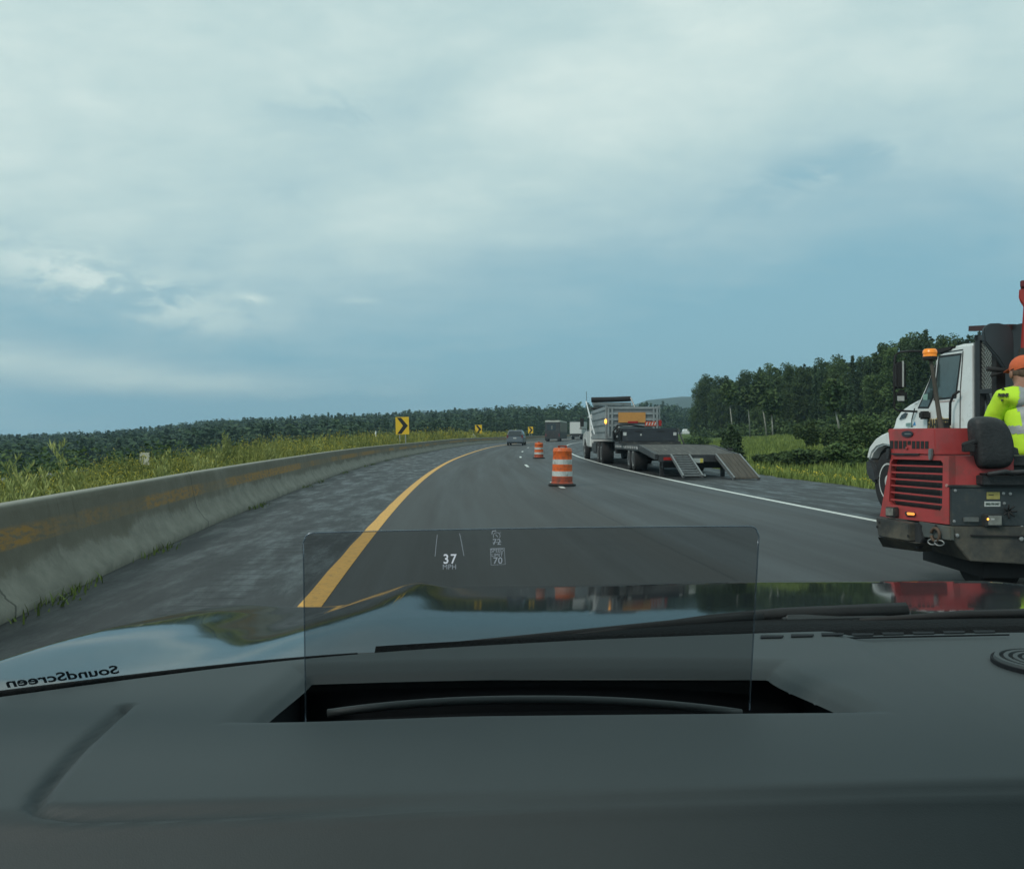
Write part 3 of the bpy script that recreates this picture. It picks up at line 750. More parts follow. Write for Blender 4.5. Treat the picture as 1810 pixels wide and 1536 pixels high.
def blades(xs, ys, hmin, hmax, wdt, lean=.35, nb=1):
    n = len(xs); g = H(xs, ys); P = np.stack([xs, ys, g-.02], 1); h = hmin+(hmax-hmin)*rng.random(n)
    a = rng.random(n)*6.283; d = np.stack([np.cos(a), np.sin(a), np.zeros(n)], 1); b = np.stack([-np.sin(a+rng.normal(size=n)*.7), np.cos(a), np.zeros(n)], 1)*(wdt*(.6+.8*rng.random(n)))[:, None]
    ln = lean*h*rng.random(n); mid = P+d*(ln*.35)[:, None]+np.array([0, 0, 1])*(h*.55)[:, None]; tip = P+d*ln[:, None]+np.array([0, 0, 1])*h[:, None]
    V = np.stack([P-b*.5, P+b*.5, mid+b*.45, mid-b*.45, tip, tip+b*.05], 1).reshape(-1, 3); k = np.arange(n)[:, None]*6
    return V, np.concatenate([k+np.array([[0, 1, 2, 3]]), k+np.array([[3, 2, 5, 4]])]), tip
def verge():
    # flowering weeds behind the barrier
    n = 80000; y = 4.5+150*rng.random(n)**1.95; yb = np.interp(y, *TB)
    t = -yb-.6-(.1+9*rng.random(n)**1.5)
    th = np.arctan(RS(y)); X = RX(y)+t*np.cos(th); Yy = y-t*np.sin(th)
    cl = np.sin(X*1.3)*np.sin(Yy*.9+1)+rng.normal(size=n)*.5; hm = .16+.34*(cl > 0)+.22*(np.sin(X*.45+1)*np.sin(Yy*.37) > .35)
    V, Fq, tip = blades(X, Yy, 0, 1, .006+.00032*y, .45)
    # rescale heights by clump
    V = V.reshape(-1, 6, 3); g = V[:, :1, 2:3]; V[:, :, 2:3] = g+(V[:, :, 2:3]-g)*((.30+hm*1.05)*np.interp(Yy, [4, 10, 16, 25, 45, 70], [.16, .22, .38, .85, 1.35, 1.6]))[:, None, None]
    tip = V[:, 4, :]; V = V.reshape(-1, 3)
    parts = [(V, Fq)]; mi = [np.zeros(len(Fq), int)]
    # leaves along stems
    k = rng.random(n) < .9; P = tip[k]*1.0; gg = H(P[:, 0], P[:, 1]); hh = P[:, 2]-gg
    for q in range(3):
        P2 = P.copy(); P2[:, 2] = gg+hh*(.35+.6*rng.random(len(P))); P2[:, :2] += rng.normal(size=(len(P), 2))*.05
        a = rdir(len(P)); a[:, 2] = np.abs(a[:, 2])+.3; b = np.cross(a, rdir(len(P))); s = (.010+.00055*y[k])*(.6+rng.random(len(P)))
        pq = quads(P2, a*s[:, None]*1.5, b*s[:, None]*.4); parts.append(pq); mi.append(np.zeros(len(pq[1]), int))
    # flower heads
    fl = rng.random(n) < np.interp(Yy, [5, 25], [.10, .34])*(np.sin(X*.5+Yy*.33) > -.35); P = tip[fl]
    P = np.repeat(P, 4, 0)+rng.normal(size=(len(P)*4, 3))*np.array([.03, .03, .045]); a = rdir(len(P)); b = np.cross(a, rdir(len(P)))
    s = .007+.0003*np.repeat(y[fl], 4); pq = quads(P, a*s[:, None], b*s[:, None]); parts.append(pq); mi.append(np.ones(len(pq[1]), int))
    v, f = merge(parts); tag(np_mesh('weeds', v, f, [L_WEED, M_FLOW], np.concatenate(mi)), 'yellow-green flowering weeds and grass growing behind the concrete barrier', kind='stuff')
    # scrub on the slope beyond
    parts = []
    for i in range(420):
        y = 16+130*random.random()**1.3; t = -(8+38*random.random()); x = RX(y)+t
        if -28.5 < t < -19.5: continue
        g = hz(x, y); h = random.uniform(.4, 1.3)+(.9 if t < -30 else 0)
        parts.append(leaf_cloud((x, y, g+h*.4), (1.1, 1.0, h*.6), 260, .035+.0012*y))
    v, f = merge(parts); tag(np_mesh('scrub', v, f, [L_MID]), 'dark scrub on the slope falling away behind the weeds', kind='stuff')
    # tufts at the foot of the barrier
    n = 2600; y = 4+60*rng.random(n)**1.6; keep = np.sin(y*2.1)+np.sin(y*.83+1)+rng.normal(size=n)*.4+1.1*(y < 6.2) > .95; y = y[keep]; n = len(y)
    t = -np.interp(y, *TB)+.02+np.abs(rng.normal(size=n))*.07; th = np.arctan(RS(y)); X = RX(y)+t*np.cos(th); Yy = y-t*np.sin(th)
    V, Fq, tip = blades(X, Yy, .03, .11, .012, .9); V[:, 2] += .12
    tag(np_mesh('grass_tufts', V, Fq, [L_GRASS]), 'small grass tufts sprouting from the crack at the barrier foot', kind='stuff')
verge()
def meadow():
    n = 90000; y = 9+110*rng.random(n)**1.55; t = 11.0+(.0+24*rng.random(n)**1.35)
    th = np.arctan(RS(y)); X = RX(y)+t*np.cos(th); Yy = y-t*np.sin(th)
    V, Fq, tip = blades(X, Yy, .10, .34, .016+.0006*30, .5)
    V = V.reshape(-1, 6, 3); g = V[:, :1, :]; sc = (.55+y/70)[:, None, None]; V = (g+(V-g)*np.minimum(sc, 1.3)).reshape(-1, 3)
    parts = [(V, Fq)]; mi = [np.zeros(len(Fq), int)]
    fl = (rng.random(n) < .17) & (t > 11.5) & (t < 15.0) & (Yy < 48) & (np.sin(Yy*.7+X) > -.3)
    P = tip[fl]; P = np.repeat(P, 3, 0)+rng.normal(size=(len(P)*3, 3))*.035; a = rdir(len(P)); b = np.cross(a, rdir(len(P))); pq = quads(P, a*.024, b*.024)
    parts.append(pq); mi.append(np.ones(len(pq[1]), int))
    v, f = merge(parts); tag(np_mesh('grass', v, f, [L_GRASS, M_FLOW], np.concatenate(mi)), 'long green meadow grass with yellow flowers beside the right shoulder', kind='stuff')
meadow()
def tall_weeds():
    spec = [(130, 768, 9.5, 'tallest leafy weed standing at the far left behind the barrier'),
            (365, 778, 15, 'second tall weed with a lone upright stem above the barrier'),
            (60, 800, 8.6, 'short bushy weed at the far left edge of the verge'),
            (288, 792, 13, 'leafy weed just left of the pale marker board'),
            (400, 760, 26, 'pale feathery willow shoot rising in front of the far forest'),
            (478, 768, 24, 'tall bushy weed between the willow shoot and the large chevron sign'),
            (560, 766, 32, 'tall weed clump a little left of the large chevron sign'),
            (20, 812, 8.0, 'low weed cut by the left edge of the view')]
    for (u, v, Y, lb) in spec:
        x = (u-905)/F*Y; g = hz(x, Y); top = CH+(HZ-v)/F*Y; h = top-g; t = thing('tall_weed', lb, 'weed', (x, Y, g))
        mb = MB(); lp = []; ns = 6
        for k in range(ns):
            a = k*1.05+u; lean = .05+.16*random.random(); hh = h*(1 if k == 0 else random.uniform(.5, .92))
            tip = Vector((math.cos(a)*lean*h, math.sin(a)*lean*h, hh)); o3 = Vector((x, Y, g-.05))
            mb.tube([o3, o3+tip*.5+Vector((.02, 0, 0)), o3+tip], [.007, .005, .002], 5)
            for j in range(9):      # side shoots reaching upward
                q = .30+.62*j/9; an = j*2.4+k; L_ = h*.20*(1.1-q*.6); b0 = tip*q; e0 = b0+Vector((math.cos(an)*L_*.55, math.sin(an)*L_*.55, L_*.85))
                mb.tube([o3+b0, o3+e0], [.003, .0015], 4)
                m = 14; kk = rng.random(m)[:, None]; P = np.array(b0)*(1-kk)+np.array(e0)*kk
                ad = rng.random(m)*6.28; d = np.stack([np.cos(ad)*.5, np.sin(ad)*.5, .8+.4*rng.random(m)], 1); d /= np.linalg.norm(d, axis=1, keepdims=True)
                bq = np.cross(d, rdir(m)); sz = (h*.034*(.6+.8*rng.random(m)))[:, None]; lp.append(quads(P+d*sz, d*sz, bq*sz*.20))
        mb.build('stem', mat('green_stem', (.12,.15,.05), .7), t)
        v2, f2 = merge(lp); np_mesh('foliage', v2, f2, [L_TALL], parent=t)
tall_weeds()
# ------------------------------------------------------------------ shared object materials
M_BLK = mat('black_rubber', (.018, .018, .019), .8, var=.3, scale=8, bump=.2, bscale=40)
M_TYRE = mat('dusty_tyre', (.017, .017, .018), .85, var=.35, scale=5, bump=.3, bscale=30)
M_DARK = mat('dirty_black_steel', (.030, .033, .036), .6, var=.4, scale=5, dirt=(.10,.095,.08), dirt_amt=.35, dscale=4, bump=.2)
M_STEEL = mat('dull_steel', (.24, .25, .25), .45, .6, var=.25, scale=6, dirt=(.12,.11,.10), dirt_amt=.3)
M_ALU = mat('corrugated_aluminium', (.36, .37, .37), .42, .55, var=.2, scale=2.5, dirt=(.22,.22,.21), dirt_amt=.35, dscale=1.5)
M_WPAINT = mat('white_truck_paint', (.80, .82, .80), .28, var=.05, scale=2, coat=.5, dirt=(.55,.54,.50), dirt_amt=.06, dscale=2)
M_GLASSD = mat('dark_window_glass', (.02, .025, .028), .05, var=.1, spec=.8, ruvar=.01)
M_REDL = mat('red_lens', (.35, .02, .015), .25, var=.1)
M_ORL = mat('orange_lens', (.75, .22, .02), .25, var=.1)
M_AMB = mat('lit_amber_lamp', (.9, .4, .05), .3, emis=(1, .42, .06), estr=2.6)
M_CLEAR = mat('clear_lamp_lens', (.45, .46, .44), .12, var=.15, scale=20)
M_ORANGE = mat('orange_plastic', (.72, .13, .022), .45, var=.14, scale=7, dirt=(.20,.07,.04), dirt_amt=.42, dscale=9)
M_ORDIRTY = mat('soiled_orange_plastic', (.38, .070, .030), .6, var=.25, scale=7, dirt=(.10,.05,.04), dirt_amt=.45, dscale=8)
M_REFL = mat('white_reflective_band', (.55, .57, .55), .4, var=.12, scale=9, dirt=(.26,.25,.22), dirt_amt=.38, dscale=6)
M_SIGNY = mat('yellow_sign_face', (.80, .50, .025), .4, var=.05, scale=3)
M_SIGNB = mat('black_sign_vinyl', (.012, .012, .012), .5, var=.1)
M_GALV = mat('galvanised_steel', (.33, .34, .34), .5, .5, var=.2, scale=8)

# ------------------------------------------------------------------ traffic drums
def drum():
    t = thing('traffic_drum', 'nearest orange and white traffic drum standing on a lane dash', 'traffic drum', group='drums closing the right lane')
    B = MB(); H0 = .09
    prof = [(.262, .05), (.262, .22), (.256, .23), (.256, .355), (.250, .36), (.250, .505), (.244, .51), (.244, .635), (.238, .64), (.238, .80), (.232, .82), (.232, .885), (.215, .90), (.14, .905), (.135, .912)]
    segs = [(0, 1, M_ORDIRTY), (2, 3, M_REFL), (4, 5, M_ORANGE), (6, 7, M_REFL), (8, 14, M_ORANGE)]
    B.lathe(prof[:2], n=36).build('drum_foot', M_ORDIRTY, t, smooth='auto', local=True)
    mb = MB(); mb.lathe([(.256, .22), (.256, .358), (.250, .362), (.250, .507), (.244, .512), (.244, .638), (.240, .642), (.236, .80), (.243, .812), (.243, .835), (.236, .845), (.230, .885), (.21, .90), (.1, .905)], n=36)
    mb.build('drum_body', M_ORANGE, t, smooth='auto', local=True)
    for (r, a, b) in ((.2585, .232, .352), (.2465, .515, .630)):
        MB().lathe([(r, a), (r, b)], n=36, caps=False).build('reflective_band', M_REFL, t, smooth=True, local=True)
    mb = MB(); mb.box((-.12, -.035, .885), (-.07, .035, .935)); mb.box((.07, -.035, .885), (.12, .035, .935)); mb.box((-.12, -.035, .930), (.12, .035, .962))
    mb.build('handle', M_ORDIRTY, t, bevel=.008, local=True)
    MB().lathe([(.27, .045), (.285, .05), (.285, .075), (.262, .095)], n=36).build('drum_rim', M_ORDIRTY, t, smooth='auto', local=True)
    MB().lathe([(.345, .005), (.35, .02), (.345, .045), (.28, .06)], n=36).build('rubber_base', M_BLK, t, smooth='auto', local=True)
    return t
dr = drum()
p = px(993.5, 859, 22.4); dr.location = (p.x, 22.4, float(ZR(22.4))+.003); dr.scale = (1, 1, 1.06); dr.rotation_euler = (0, R(.6), .3)
d2 = copy_tree(dr, (0, 0, 0), 1.9, (1, 1, .98), 'smaller farther orange and white traffic drum in front of the dark bus')
Y2 = 50.5; p = px(952.5, 806, Y2); d2.location = (p.x, Y2, float(ZR(Y2))+.003)

# ------------------------------------------------------------------ chevron signs
def chevron():
    t = thing('chevron_sign', 'largest and nearest yellow sign with a black chevron behind the concrete barrier', 'road sign', group='chevron signs round the curve')
    w, h = .915, 1.19
    o = MB().box((-w/2, -.006, 0), (w/2, .006, h)).build('sign_panel', M_SIGNY, t, bevel=.004, local=True)
    # chevron pointing right, 12 mm proud
    x0, x1, c = -.40, -.02, h/2
    pts = [(-.36, h-.045), (-.07, h-.045), (.38, c), (-.07, .045), (-.36, .045), (.05, c)]
    MB().prism([(a, -.009, b) for a, b in pts], (0, -.004, 0)).build('chevron_symbol', M_SIGNB, t, local=True)
    for x in (-.2, .2): MB().box((x-.03, .008, -2.2), (x+.03, .05, h-.1)).build('post', M_GALV, t, local=True)
    return t
ch = chevron()
for i, (u, vb, Y, s, rz, lb) in enumerate([(711.5, 768, 60.5, 1, -.10, None), (846, 767, 118, 1, -.22, 'middle-sized yellow chevron sign beyond the nearest one, by the diamond sign back'), (938, 766, 160, 1, -.32, 'smallest farthest yellow chevron sign right above the grey van')]):
    o = ch if i == 0 else copy_tree(ch, (0, 0, 0), label=lb)
    p = px(u, vb, Y); o.location = p; o.rotation_euler = (0, R(-1.5), -rz*0+ -.05*i)
def small_signs():
    p = px(837, 773, 112); t = thing('diamond_sign', 'bare grey back of a diamond sign left of the middle chevron sign', 'road sign', tuple(p))
    s = .37; MB().prism([(p.x-s, p.y, p.z+.1), (p.x, p.y, p.z+.1-s), (p.x+s, p.y, p.z+.1), (p.x, p.y, p.z+.1+s)], (0, .01, 0)).build('sign_panel', mat('unpainted_sign_back', (.42,.44,.43), .5, var=.1), t)
    MB().box((p.x-.03, p.y+.012, p.z-2), (p.x+.03, p.y+.05, p.z+.3)).build('post', M_GALV, t)
    Y = 24; a = px(247, 800, Y); b = px(264, 822, Y); t = thing('marker_board', 'pale rectangular board half hidden in the weeds behind the barrier', 'sign', ((a.x+b.x)/2, Y, b.z))
    MB().box((a.x, Y, b.z), (b.x, Y+.01, a.z)).build('board', mat('faded_beige_board', (.50,.48,.38), .6, var=.12), t)
    xm = (a.x+b.x)/2; MB().box((xm-.02, Y+.012, hz(xm, Y)), (xm+.02, Y+.04, a.z-.05)).build('post', M_GALV, t)
    p = px(664, 772, 70); t = thing('marker_post', 'thin white roadside post just left of the largest chevron sign', 'post', tuple(p))
    MB().box((p.x-.05, 70, hz(p.x, 70)), (p.x+.05, 70.02, p.z+.45)).build('post', M_WPAINT, t)
small_signs()

# ------------------------------------------------------------------ wheels
def wheel(parent, c, r, w, ax=(1,0,0), rim=M_STEEL, name='wheel', dual=False, face=-1):
    """c: centre of the outer face; ax points from the outer face inward"""
    c = Vector(c); ax = Vector(ax).normalized()
    o = MB().lathe([(r*.60, .0), (r*.80, -.012), (r*.95, .02), (r, .06), (r, w-.06), (r*.95, w-.02), (r*.6, w)], c, ax, 32).build(name, M_TYRE, parent, smooth='auto')
    mb = MB(); mb.lathe([(r*.58, .03), (r*.58, -.002), (r*.53, .0), (r*.50, .05), (r*.34, .05 if not dual else .07), (r*.26, .04 if not dual else .05), (r*.20, .0 if not dual else .03), (r*.05, -.01 if not dual else .02)], c, ax, 28)
    a = ax.orthogonal().normalized(); b = ax.cross(a)
    o2 = mb.build('rim', rim, None, smooth='auto'); o2.parent = o
    me = o2.data; me.transform(base_matrix(parent).inverted())
    return o

# ------------------------------------------------------------------ grey van ahead
def van():
    Y = 96.0; a = px(894.5, 785, Y); b = px(925.5, 785, Y); cx_ = (a.x+b.x)/2; W_ = 1.86; g = float(ZR(Y))+.02
    t = thing('minivan', 'grey minivan driving ahead in the open lane', 'minivan', (cx_, Y, g), -.09)
    body = mat('silver_grey_paint', (.15, .175, .20), .3, .3, var=.08, coat=.5, dirt=(.16,.16,.15), dirt_amt=.2)
    def B(): return MB()
    w = W_/2
    mb = MB(); sec = []  # body cross sections along y (length 4.9) as rings
    prof = [(0.0, w*.97), (.9, w), (3.6, w), (4.6, w*.9)]
    ys = [0, .12, 3.7, 4.8]; lows = [.30, .27, .27, .32]; tops = [.98, 1.0, .98, .75]; ws = [w*.96, w, w, w*.88]
    rings = []
    for yy, lo, tp, ww in zip(ys, lows, tops, ws):
        rings.append([mb.bm.verts.new((sx*ww*k, yy, z)) for sx, k, z in ((-1, .94, lo), (-1, 1, lo+.2), (-1, 1, tp-.1), (-1, .95, tp), (1, .95, tp), (1, 1, tp-.1), (1, 1, lo+.2), (1, .94, lo))])
    for i in range(3):
        for k in range(8): mb.bm.faces.new((rings[i][k], rings[i][(k+1) % 8], rings[i+1][(k+1) % 8], rings[i+1][k]))
    mb.bm.faces.new(rings[0][::-1]); mb.bm.faces.new(rings[-1])
    bo = mb.build('body', body, t, bevel=.03, smooth='auto', local=True)
    mb = MB(); mb.hull8([(-w*.95, .02, .96), (w*.95, .02, .96), (w*.95, 3.75, .96), (-w*.95, 3.75, .96), (-w*.76, .42, 1.66), (w*.76, .42, 1.66), (w*.74, 2.6, 1.66), (-w*.74, 2.6, 1.66)])
    mb.build('cabin', body, t, bevel=.06, smooth='auto', local=True)
    MB().hull8([(-w*.84, .035, 1.03), (w*.84, .035, 1.03), (w*.84, .06, 1.03), (-w*.84, .06, 1.03), (-w*.70, .335, 1.55), (w*.70, .335, 1.55), (w*.70, .38, 1.55), (-w*.70, .38, 1.55)]).build('rear_window', M_GLASSD, t, local=True)
    for s in (-1, 1):
        MB().hull8([(s*w*.955, .35, 1.03), (s*w*.975, .35, 1.03), (s*w*.975, 3.2, 1.03), (s*w*.955, 3.2, 1.03), (s*w*.80, .55, 1.52), (s*w*.82, .55, 1.52), (s*w*.82, 2.5, 1.52), (s*w*.80, 2.5, 1.52)]).build('side_window', M_GLASSD, t, local=True)
        MB().box((s*w*.86-.09, -.02, .78), (s*w*.86+.09, .05, 1.12)).build('tail_lamp', mat('dim_red_lens', (.16,.03,.03), .3), t, bevel=.01, local=True)
        for yy in (.75, 3.9):
            wh = wheel(t, (0,0,0), .33, .2, (-s, 0, 0)); 
            mv = Matrix.Translation((s*w*.97, yy, .33)) @ base_matrix(t).inverted().inverted().inverted() if False else None
            wh.location = (s*w*.97, yy, .31)
            wh.data.transform(base_matrix(t)); 
            for c in wh.children: c.data.transform(base_matrix(t))
    MB().box((-w*.95, -.10, .34), (w*.95, .02, .60)).build('bumper', body, t, bevel=.03, local=True)
    MB().box((-w*.9, -.02, .20), (w*.9, .3, .36)).build('underside', M_BLK, t, local=True)
    MB().box((-.16, -.03, .70), (.16, -.005, .84)).build('licence_plate', M_REFL, t, local=True)
van()

# ------------------------------------------------------------------ dark bus and box truck ahead
def bus():
    Y = 142.; g = float(ZR(Y)); rz = -.17; o = px(963, 782, Y)
    t = thing('bus', 'dark bus with a pale roof edge driving ahead of the minivan', 'bus', (o.x, Y, g), rz)
    dk = mat('dark_grey_coach_paint', (.045, .047, .048), .45, var=.25, scale=2, dirt=(.09,.085,.075), dirt_amt=.3)
    sd_ = mat('beige_coach_side', (.16, .155, .13), .5, var=.1)
    w = 2.5; h = 3.15
    MB().box((0, 0, .45), (w, 10, h)).build('body', dk, t, bevel=.08, local=True)
    MB().box((w-.02, .06, 1.55), (w+.01, 9.9, h-.12)).build('side_panel', sd_, t, local=True)
    MB().box((.02, -.04, h-.10), (w-.02, 9.98, h+.22)).build('roof', mat('pale_roof', (.52,.53,.48), .5), t, bevel=.07, local=True)
    MB().box((.9, -.03, h+.22), (1.6, .25, h+.30)).build('marker_lamp', M_BLK, t, local=True)
    MB().box((.35, -.012, 1.75), (w-.75, .02, 2.8)).build('rear_window', M_GLASSD, t, bevel=.03, local=True)
    MB().box((1.02, -.02, 1.95), (1.25, -.004, 2.55)).build('sign_plate', mat('dull_plate', (.16,.16,.14), .5), t, local=True)
    MB().box((.25, -.03, .75), (w-.25, 0, 1.5)).build('engine_door', M_DARK, t, bevel=.02, local=True)
    for x in (.08, w-.28):
        MB().box((x, -.03, .8), (x+.18, -.002, 1.25)).build('tail_lamp', mat('dim_red_lens', (.16,.03,.03), .3), t, local=True)
        q = MB().lathe([(.3, 0), (.5, .03), (.5, .5), (.3, .52)], (x-.06+(0 if x < 1 else -.2), 1.6, .5), (1,0,0), 20).build('wheel', M_TYRE, t, smooth='auto', local=True)
    MB().box((0, -.06, .42), (w, .1, .66)).build('bumper', M_DARK, t, bevel=.02, local=True)
    MB().box((.05, -.01, .12), (.5, .03, .42)).build('mud_flap', M_BLK, t, local=True)
    MB().box((w-.5, -.01, .12), (w-.05, .03, .42)).build('mud_flap', M_BLK, t, local=True)
bus()
def box_truck():
    Y = 172.; g = float(ZR(Y)); rz = -.24; o = px(1007, 776, Y)
    t = thing('box_truck', 'white box truck driving farthest ahead beyond the dark bus', 'box truck', (o.x, Y, g), rz)
    w = 2.4
    wp = mat('white_box_panel', (.52, .545, .53), .5, var=.05)
    MB().box((0, 0, 1.05), (w, 6.5, 3.45)).build('cargo_box', wp, t, bevel=.04, local=True)
    MB().box((.14, -.03, 1.15), (w-.14, .0, 3.28)).build('roller_door', mat('white_roller_door', (.60,.62,.60), .5, var=.04), t, local=True)
    MB().box((-.02, -.035, 3.37), (w+.02, 0, 3.46)).build('roof_rail', M_STEEL, t, local=True)
    MB().box((.1, .1, .75), (w-.1, 6.3, 1.045)).build('chassis', M_BLK, t, local=True)
    MB().box((.1, -.25, .50), (w-.1, .05, .80)).build('lift_gate', M_DARK, t, bevel=.02, local=True)
    for x in (.12, w-.62):
        MB().lathe([(.3, 0), (.48, .03), (.48, .48), (.3, .5)], (x, 1.6, .48), (1,0,0), 20).build('wheel', M_TYRE, t, smooth='auto', local=True)
        MB().box((x+.1, -.27, .6), (x+.34, -.252, .70)).build('tail_lamp', M_CLEAR, t, local=True)
    MB().box((.1, 6.55, .6), (w-.1, 8.2, 2.4)).build('cab', wp, t, bevel=.1, local=True)
box_truck()
def far_car():
    Y = 240.; p = px(1213, 759, Y); g = p.z-.0; t = thing('car', 'tiny white car roof showing above the meadow beside the dump truck', 'car', (p.x, Y, g-.5))
    MB().hull8([(p.x-.9, Y, g-.5), (p.x+.9, Y, g-.5), (p.x+.9, Y+1.8, g-.5), (p.x-.9, Y+1.8, g-.5), (p.x-.6, Y+.15, g+.1), (p.x+.5, Y+.15, g+.1), (p.x+.5, Y+1.65, g+.1), (p.x-.6, Y+1.65, g+.1)]).build('cabin', M_WPAINT, t, bevel=.08)
    MB().box((p.x-.9, Y-.1, g-1.3), (p.x+.9, Y+1.9, g-.5)).build('body', M_WPAINT, t, bevel=.1)
far_car()

# ------------------------------------------------------------------ dump truck with equipment trailer
def dump_truck():
    # body: left side face at x = XL, right side XL+2.4; rear at Y0
    Y0 = 39.0; XL = 4.17; XR = 6.45; g = 0.0
    t = thing('dump_truck', 'dump truck with ribbed aluminium box parked on the right shoulder', 'dump truck', (5.3, 40, g))
    z0, z1 = 1.15, 2.62
    b = MB()
    Yf = 46.2
    for x in (XL, XR-.06): b.box((x, Y0, z0), (x+.06, Yf, z1))
    b.box((XL+.06, Yf-.08, z0), (XR-.06, Yf, z1+.3)); b.box((XL+.06, Y0+.05, z0), (XR-.06, Yf-.08, z0+.06))
    box = b.build('dump_box', M_ALU, t)
    mb = MB()
    for z in (z0+.02, z0+.33, z0+.64, z0+.95, z1-.17):
        for x0, x1 in ((XL-.06, XL-.002), (XR+.002, XR+.06)): mb.box((x0, Y0+.08, z), (x1, Yf, z+.16 if z > 2.3 else z+.13))
    mb.box((XL-.07, Y0-.04, z0-.02), (XL-.002, Y0+.075, z1+.03)); mb.box((XR+.002, Y0-.04, z0-.02), (XR+.07, Y0+.075, z1+.03))
    mb.build('rib', M_ALU, t, bevel=.012)
    tg = MB().box((XL+.01, Y0-.05, z0), (XR-.01, Y0-.003, z1-.05)).build('tailgate', mat('grey_tailgate', (.20,.215,.225), .5, .3, var=.2, scale=3, dirt=(.12,.12,.11), dirt_amt=.3), t)
    mb = MB()
    for z in (z1-.13, z1-.38, z1-.63, z1-.90, z0+.04): mb.box((XL+.012, Y0-.10, z), (XR-.012, Y0-.052, z+.10))
    for x in (XL+.012, XL+.18, XR-.28, XR-.13): mb.box((x, Y0-.115, z0+.05), (x+.09, Y0-.102, z1-.06))
    o = mb.build('tailgate_rib', M_ALU, t, bevel=.01); 
    pl = px(1093, 729, Y0-.13); pr_ = px(1141, 747, Y0-.13)
    MB().box((pl.x, Y0-.145, pr_.z), (pr_.x, Y0-.12, pl.z)).build('orange_board', mat('faded_orange_board', (.55, .26, .07), .6, var=.15, scale=3, dirt=(.30,.17,.07), dirt_amt=.2), t)
    MB().box((px(1109, 0, Y0).x, Y0-.16, px(0, 748, Y0).z), (px(1127, 0, Y0).x, Y0-.148, px(0, 744.6, Y0).z)).build('tail_lamp', M_REDL, t)
    x0 = px(1140, 0, Y0-.13).x; x1 = px(1160, 0, Y0-.13).x
    o = MB().box((x0, Y0-.15, px(0, 753, Y0).z), (x1, Y0-.12, px(0, 745, Y0).z)).build('warning_panel', mat('red_stripe_panel', (.50,.07,.03), .5), t)
    mb = MB()
    for k in range(4): xa = x0+.03+k*.125; mb.prism([(xa, Y0-.152, px(0, 751.5, Y0).z), (xa+.05, Y0-.152, px(0, 751.5, Y0).z), (xa+.09, Y0-.152, px(0, 746.5, Y0).z), (xa+.04, Y0-.152, px(0, 746.5, Y0).z)], (0, -.002, 0))
    mb.build('stripe', M_REFL, t)
    MB().ell(px(1070.5, 745, Y0-.16), (.055, .05, .11), 14, 8).build('beacon', M_AMB, t, smooth=True)
    MB().box((XR-.02, Y0-.18, 1.75), (XR+.10, Y0-.12, 2.0)).build('marker_lamp', M_REDL, t)
    # tarp roll, cab shield and arms
    zt = px(0, 703, 46.5).z
    mb = MB(); mb.box((XL+.05, 45.9, 2.62), (XR-.35, 46.1, zt-.5)); mb.box((XL-.06, 45.6, zt-.62), (XR-.3, 47.3, zt-.52))
    mb.build('cab_shield', M_DARK, t, bevel=.02)
    mb = MB(); mb.tube([(XL-.05, 46.0, zt-.14), (XL+1, 46.0, zt-.12), (XR-.3, 46.0, zt-.08)], .14, 12); mb.build('tarp_roll', M_BLK, t, smooth='auto')
    MB().box((XL-.02, 45.8, zt-.42), (XR-.3, 45.86, zt-.28)).build('tarp_bar', M_STEEL, t)
    MB().tube([(XR-.33, 45.7, zt-.05), (XR-.12, 45.4, 2.7)], .04, 6).build('tarp_arm', M_STEEL, t)
    MB().tube([px(1036, 710, 46), px(1046, 750, 43), px(1051, 768, 41.8)], .035, 6).build('tarp_arm', mat('white_pipe', (.6,.62,.62), .4), t)
    MB().tube([px(1036.5, 692, 46.5), px(1036.8, 710, 46.5)], .012, 5).build('antenna', M_BLK, t)
    # chassis
    mb = MB(); mb.box((4.7, 38.6, .72), (4.85, 51, 1.05)); mb.box((5.75, 38.6, .72), (5.9, 51, 1.05)); mb.box((4.5, 38.3, .55), (6.1, 38.6, 1.1)); mb.build('chassis', M_BLK, t)
    for yy in (41.4, 42.85):
        for s, x in ((1, 4.16), (-1, 6.5)): wheel(t, (x, yy, .52), .52, .56, (s, 0, 0), mat('pale_wheel_disc', (.62,.64,.63), .5, .1), dual=True)
    for s, x in ((1, 4.12), (-1, 6.5)): wheel(t, (x, 50.2, .52), .52, .30, (s, 0, 0), mat('pale_wheel_disc', (.62,.64,.63), .5, .1))
    MB().box((4.16, 43.8, .45), (4.7, 46.2, 1.05)).build('fuel_tank', M_DARK, t, bevel=.08)
    # cab and hood, a white driver side just visible past the box
    mb = MB(); mb.prism([(4.13, 46.9, .75), (4.13, 49.2, .75), (4.13, 49.25, 1.55), (4.13, 48.9, 1.75), (4.13, 48.4, 2.45), (4.13, 47.0, 2.5)], (2.3, 0, 0)); mb.build('cab', M_WPAINT, t, bevel=.05)
    mb = MB(); mb.prism([(4.12, 49.1, .85), (4.12, 49.5, 1.05), (4.12, 50.0, 1.18), (4.12, 50.6, 1.10), (4.12, 51.0, .75), (4.12, 51.5, .75), (4.12, 51.5, 1.35), (4.12, 50.9, 1.52), (4.12, 49.3, 1.66), (4.12, 49.1, 1.66)], (2.3, 0, 0)); mb.build('hood', M_WPAINT, t, bevel=.04)
    MB().prism([(4.125, 47.4, 1.6), (4.125, 48.85, 1.6), (4.125, 48.35, 2.3), (4.125, 47.4, 2.32)], (-.012, 0, 0)).build('door_window', M_GLASSD, t)
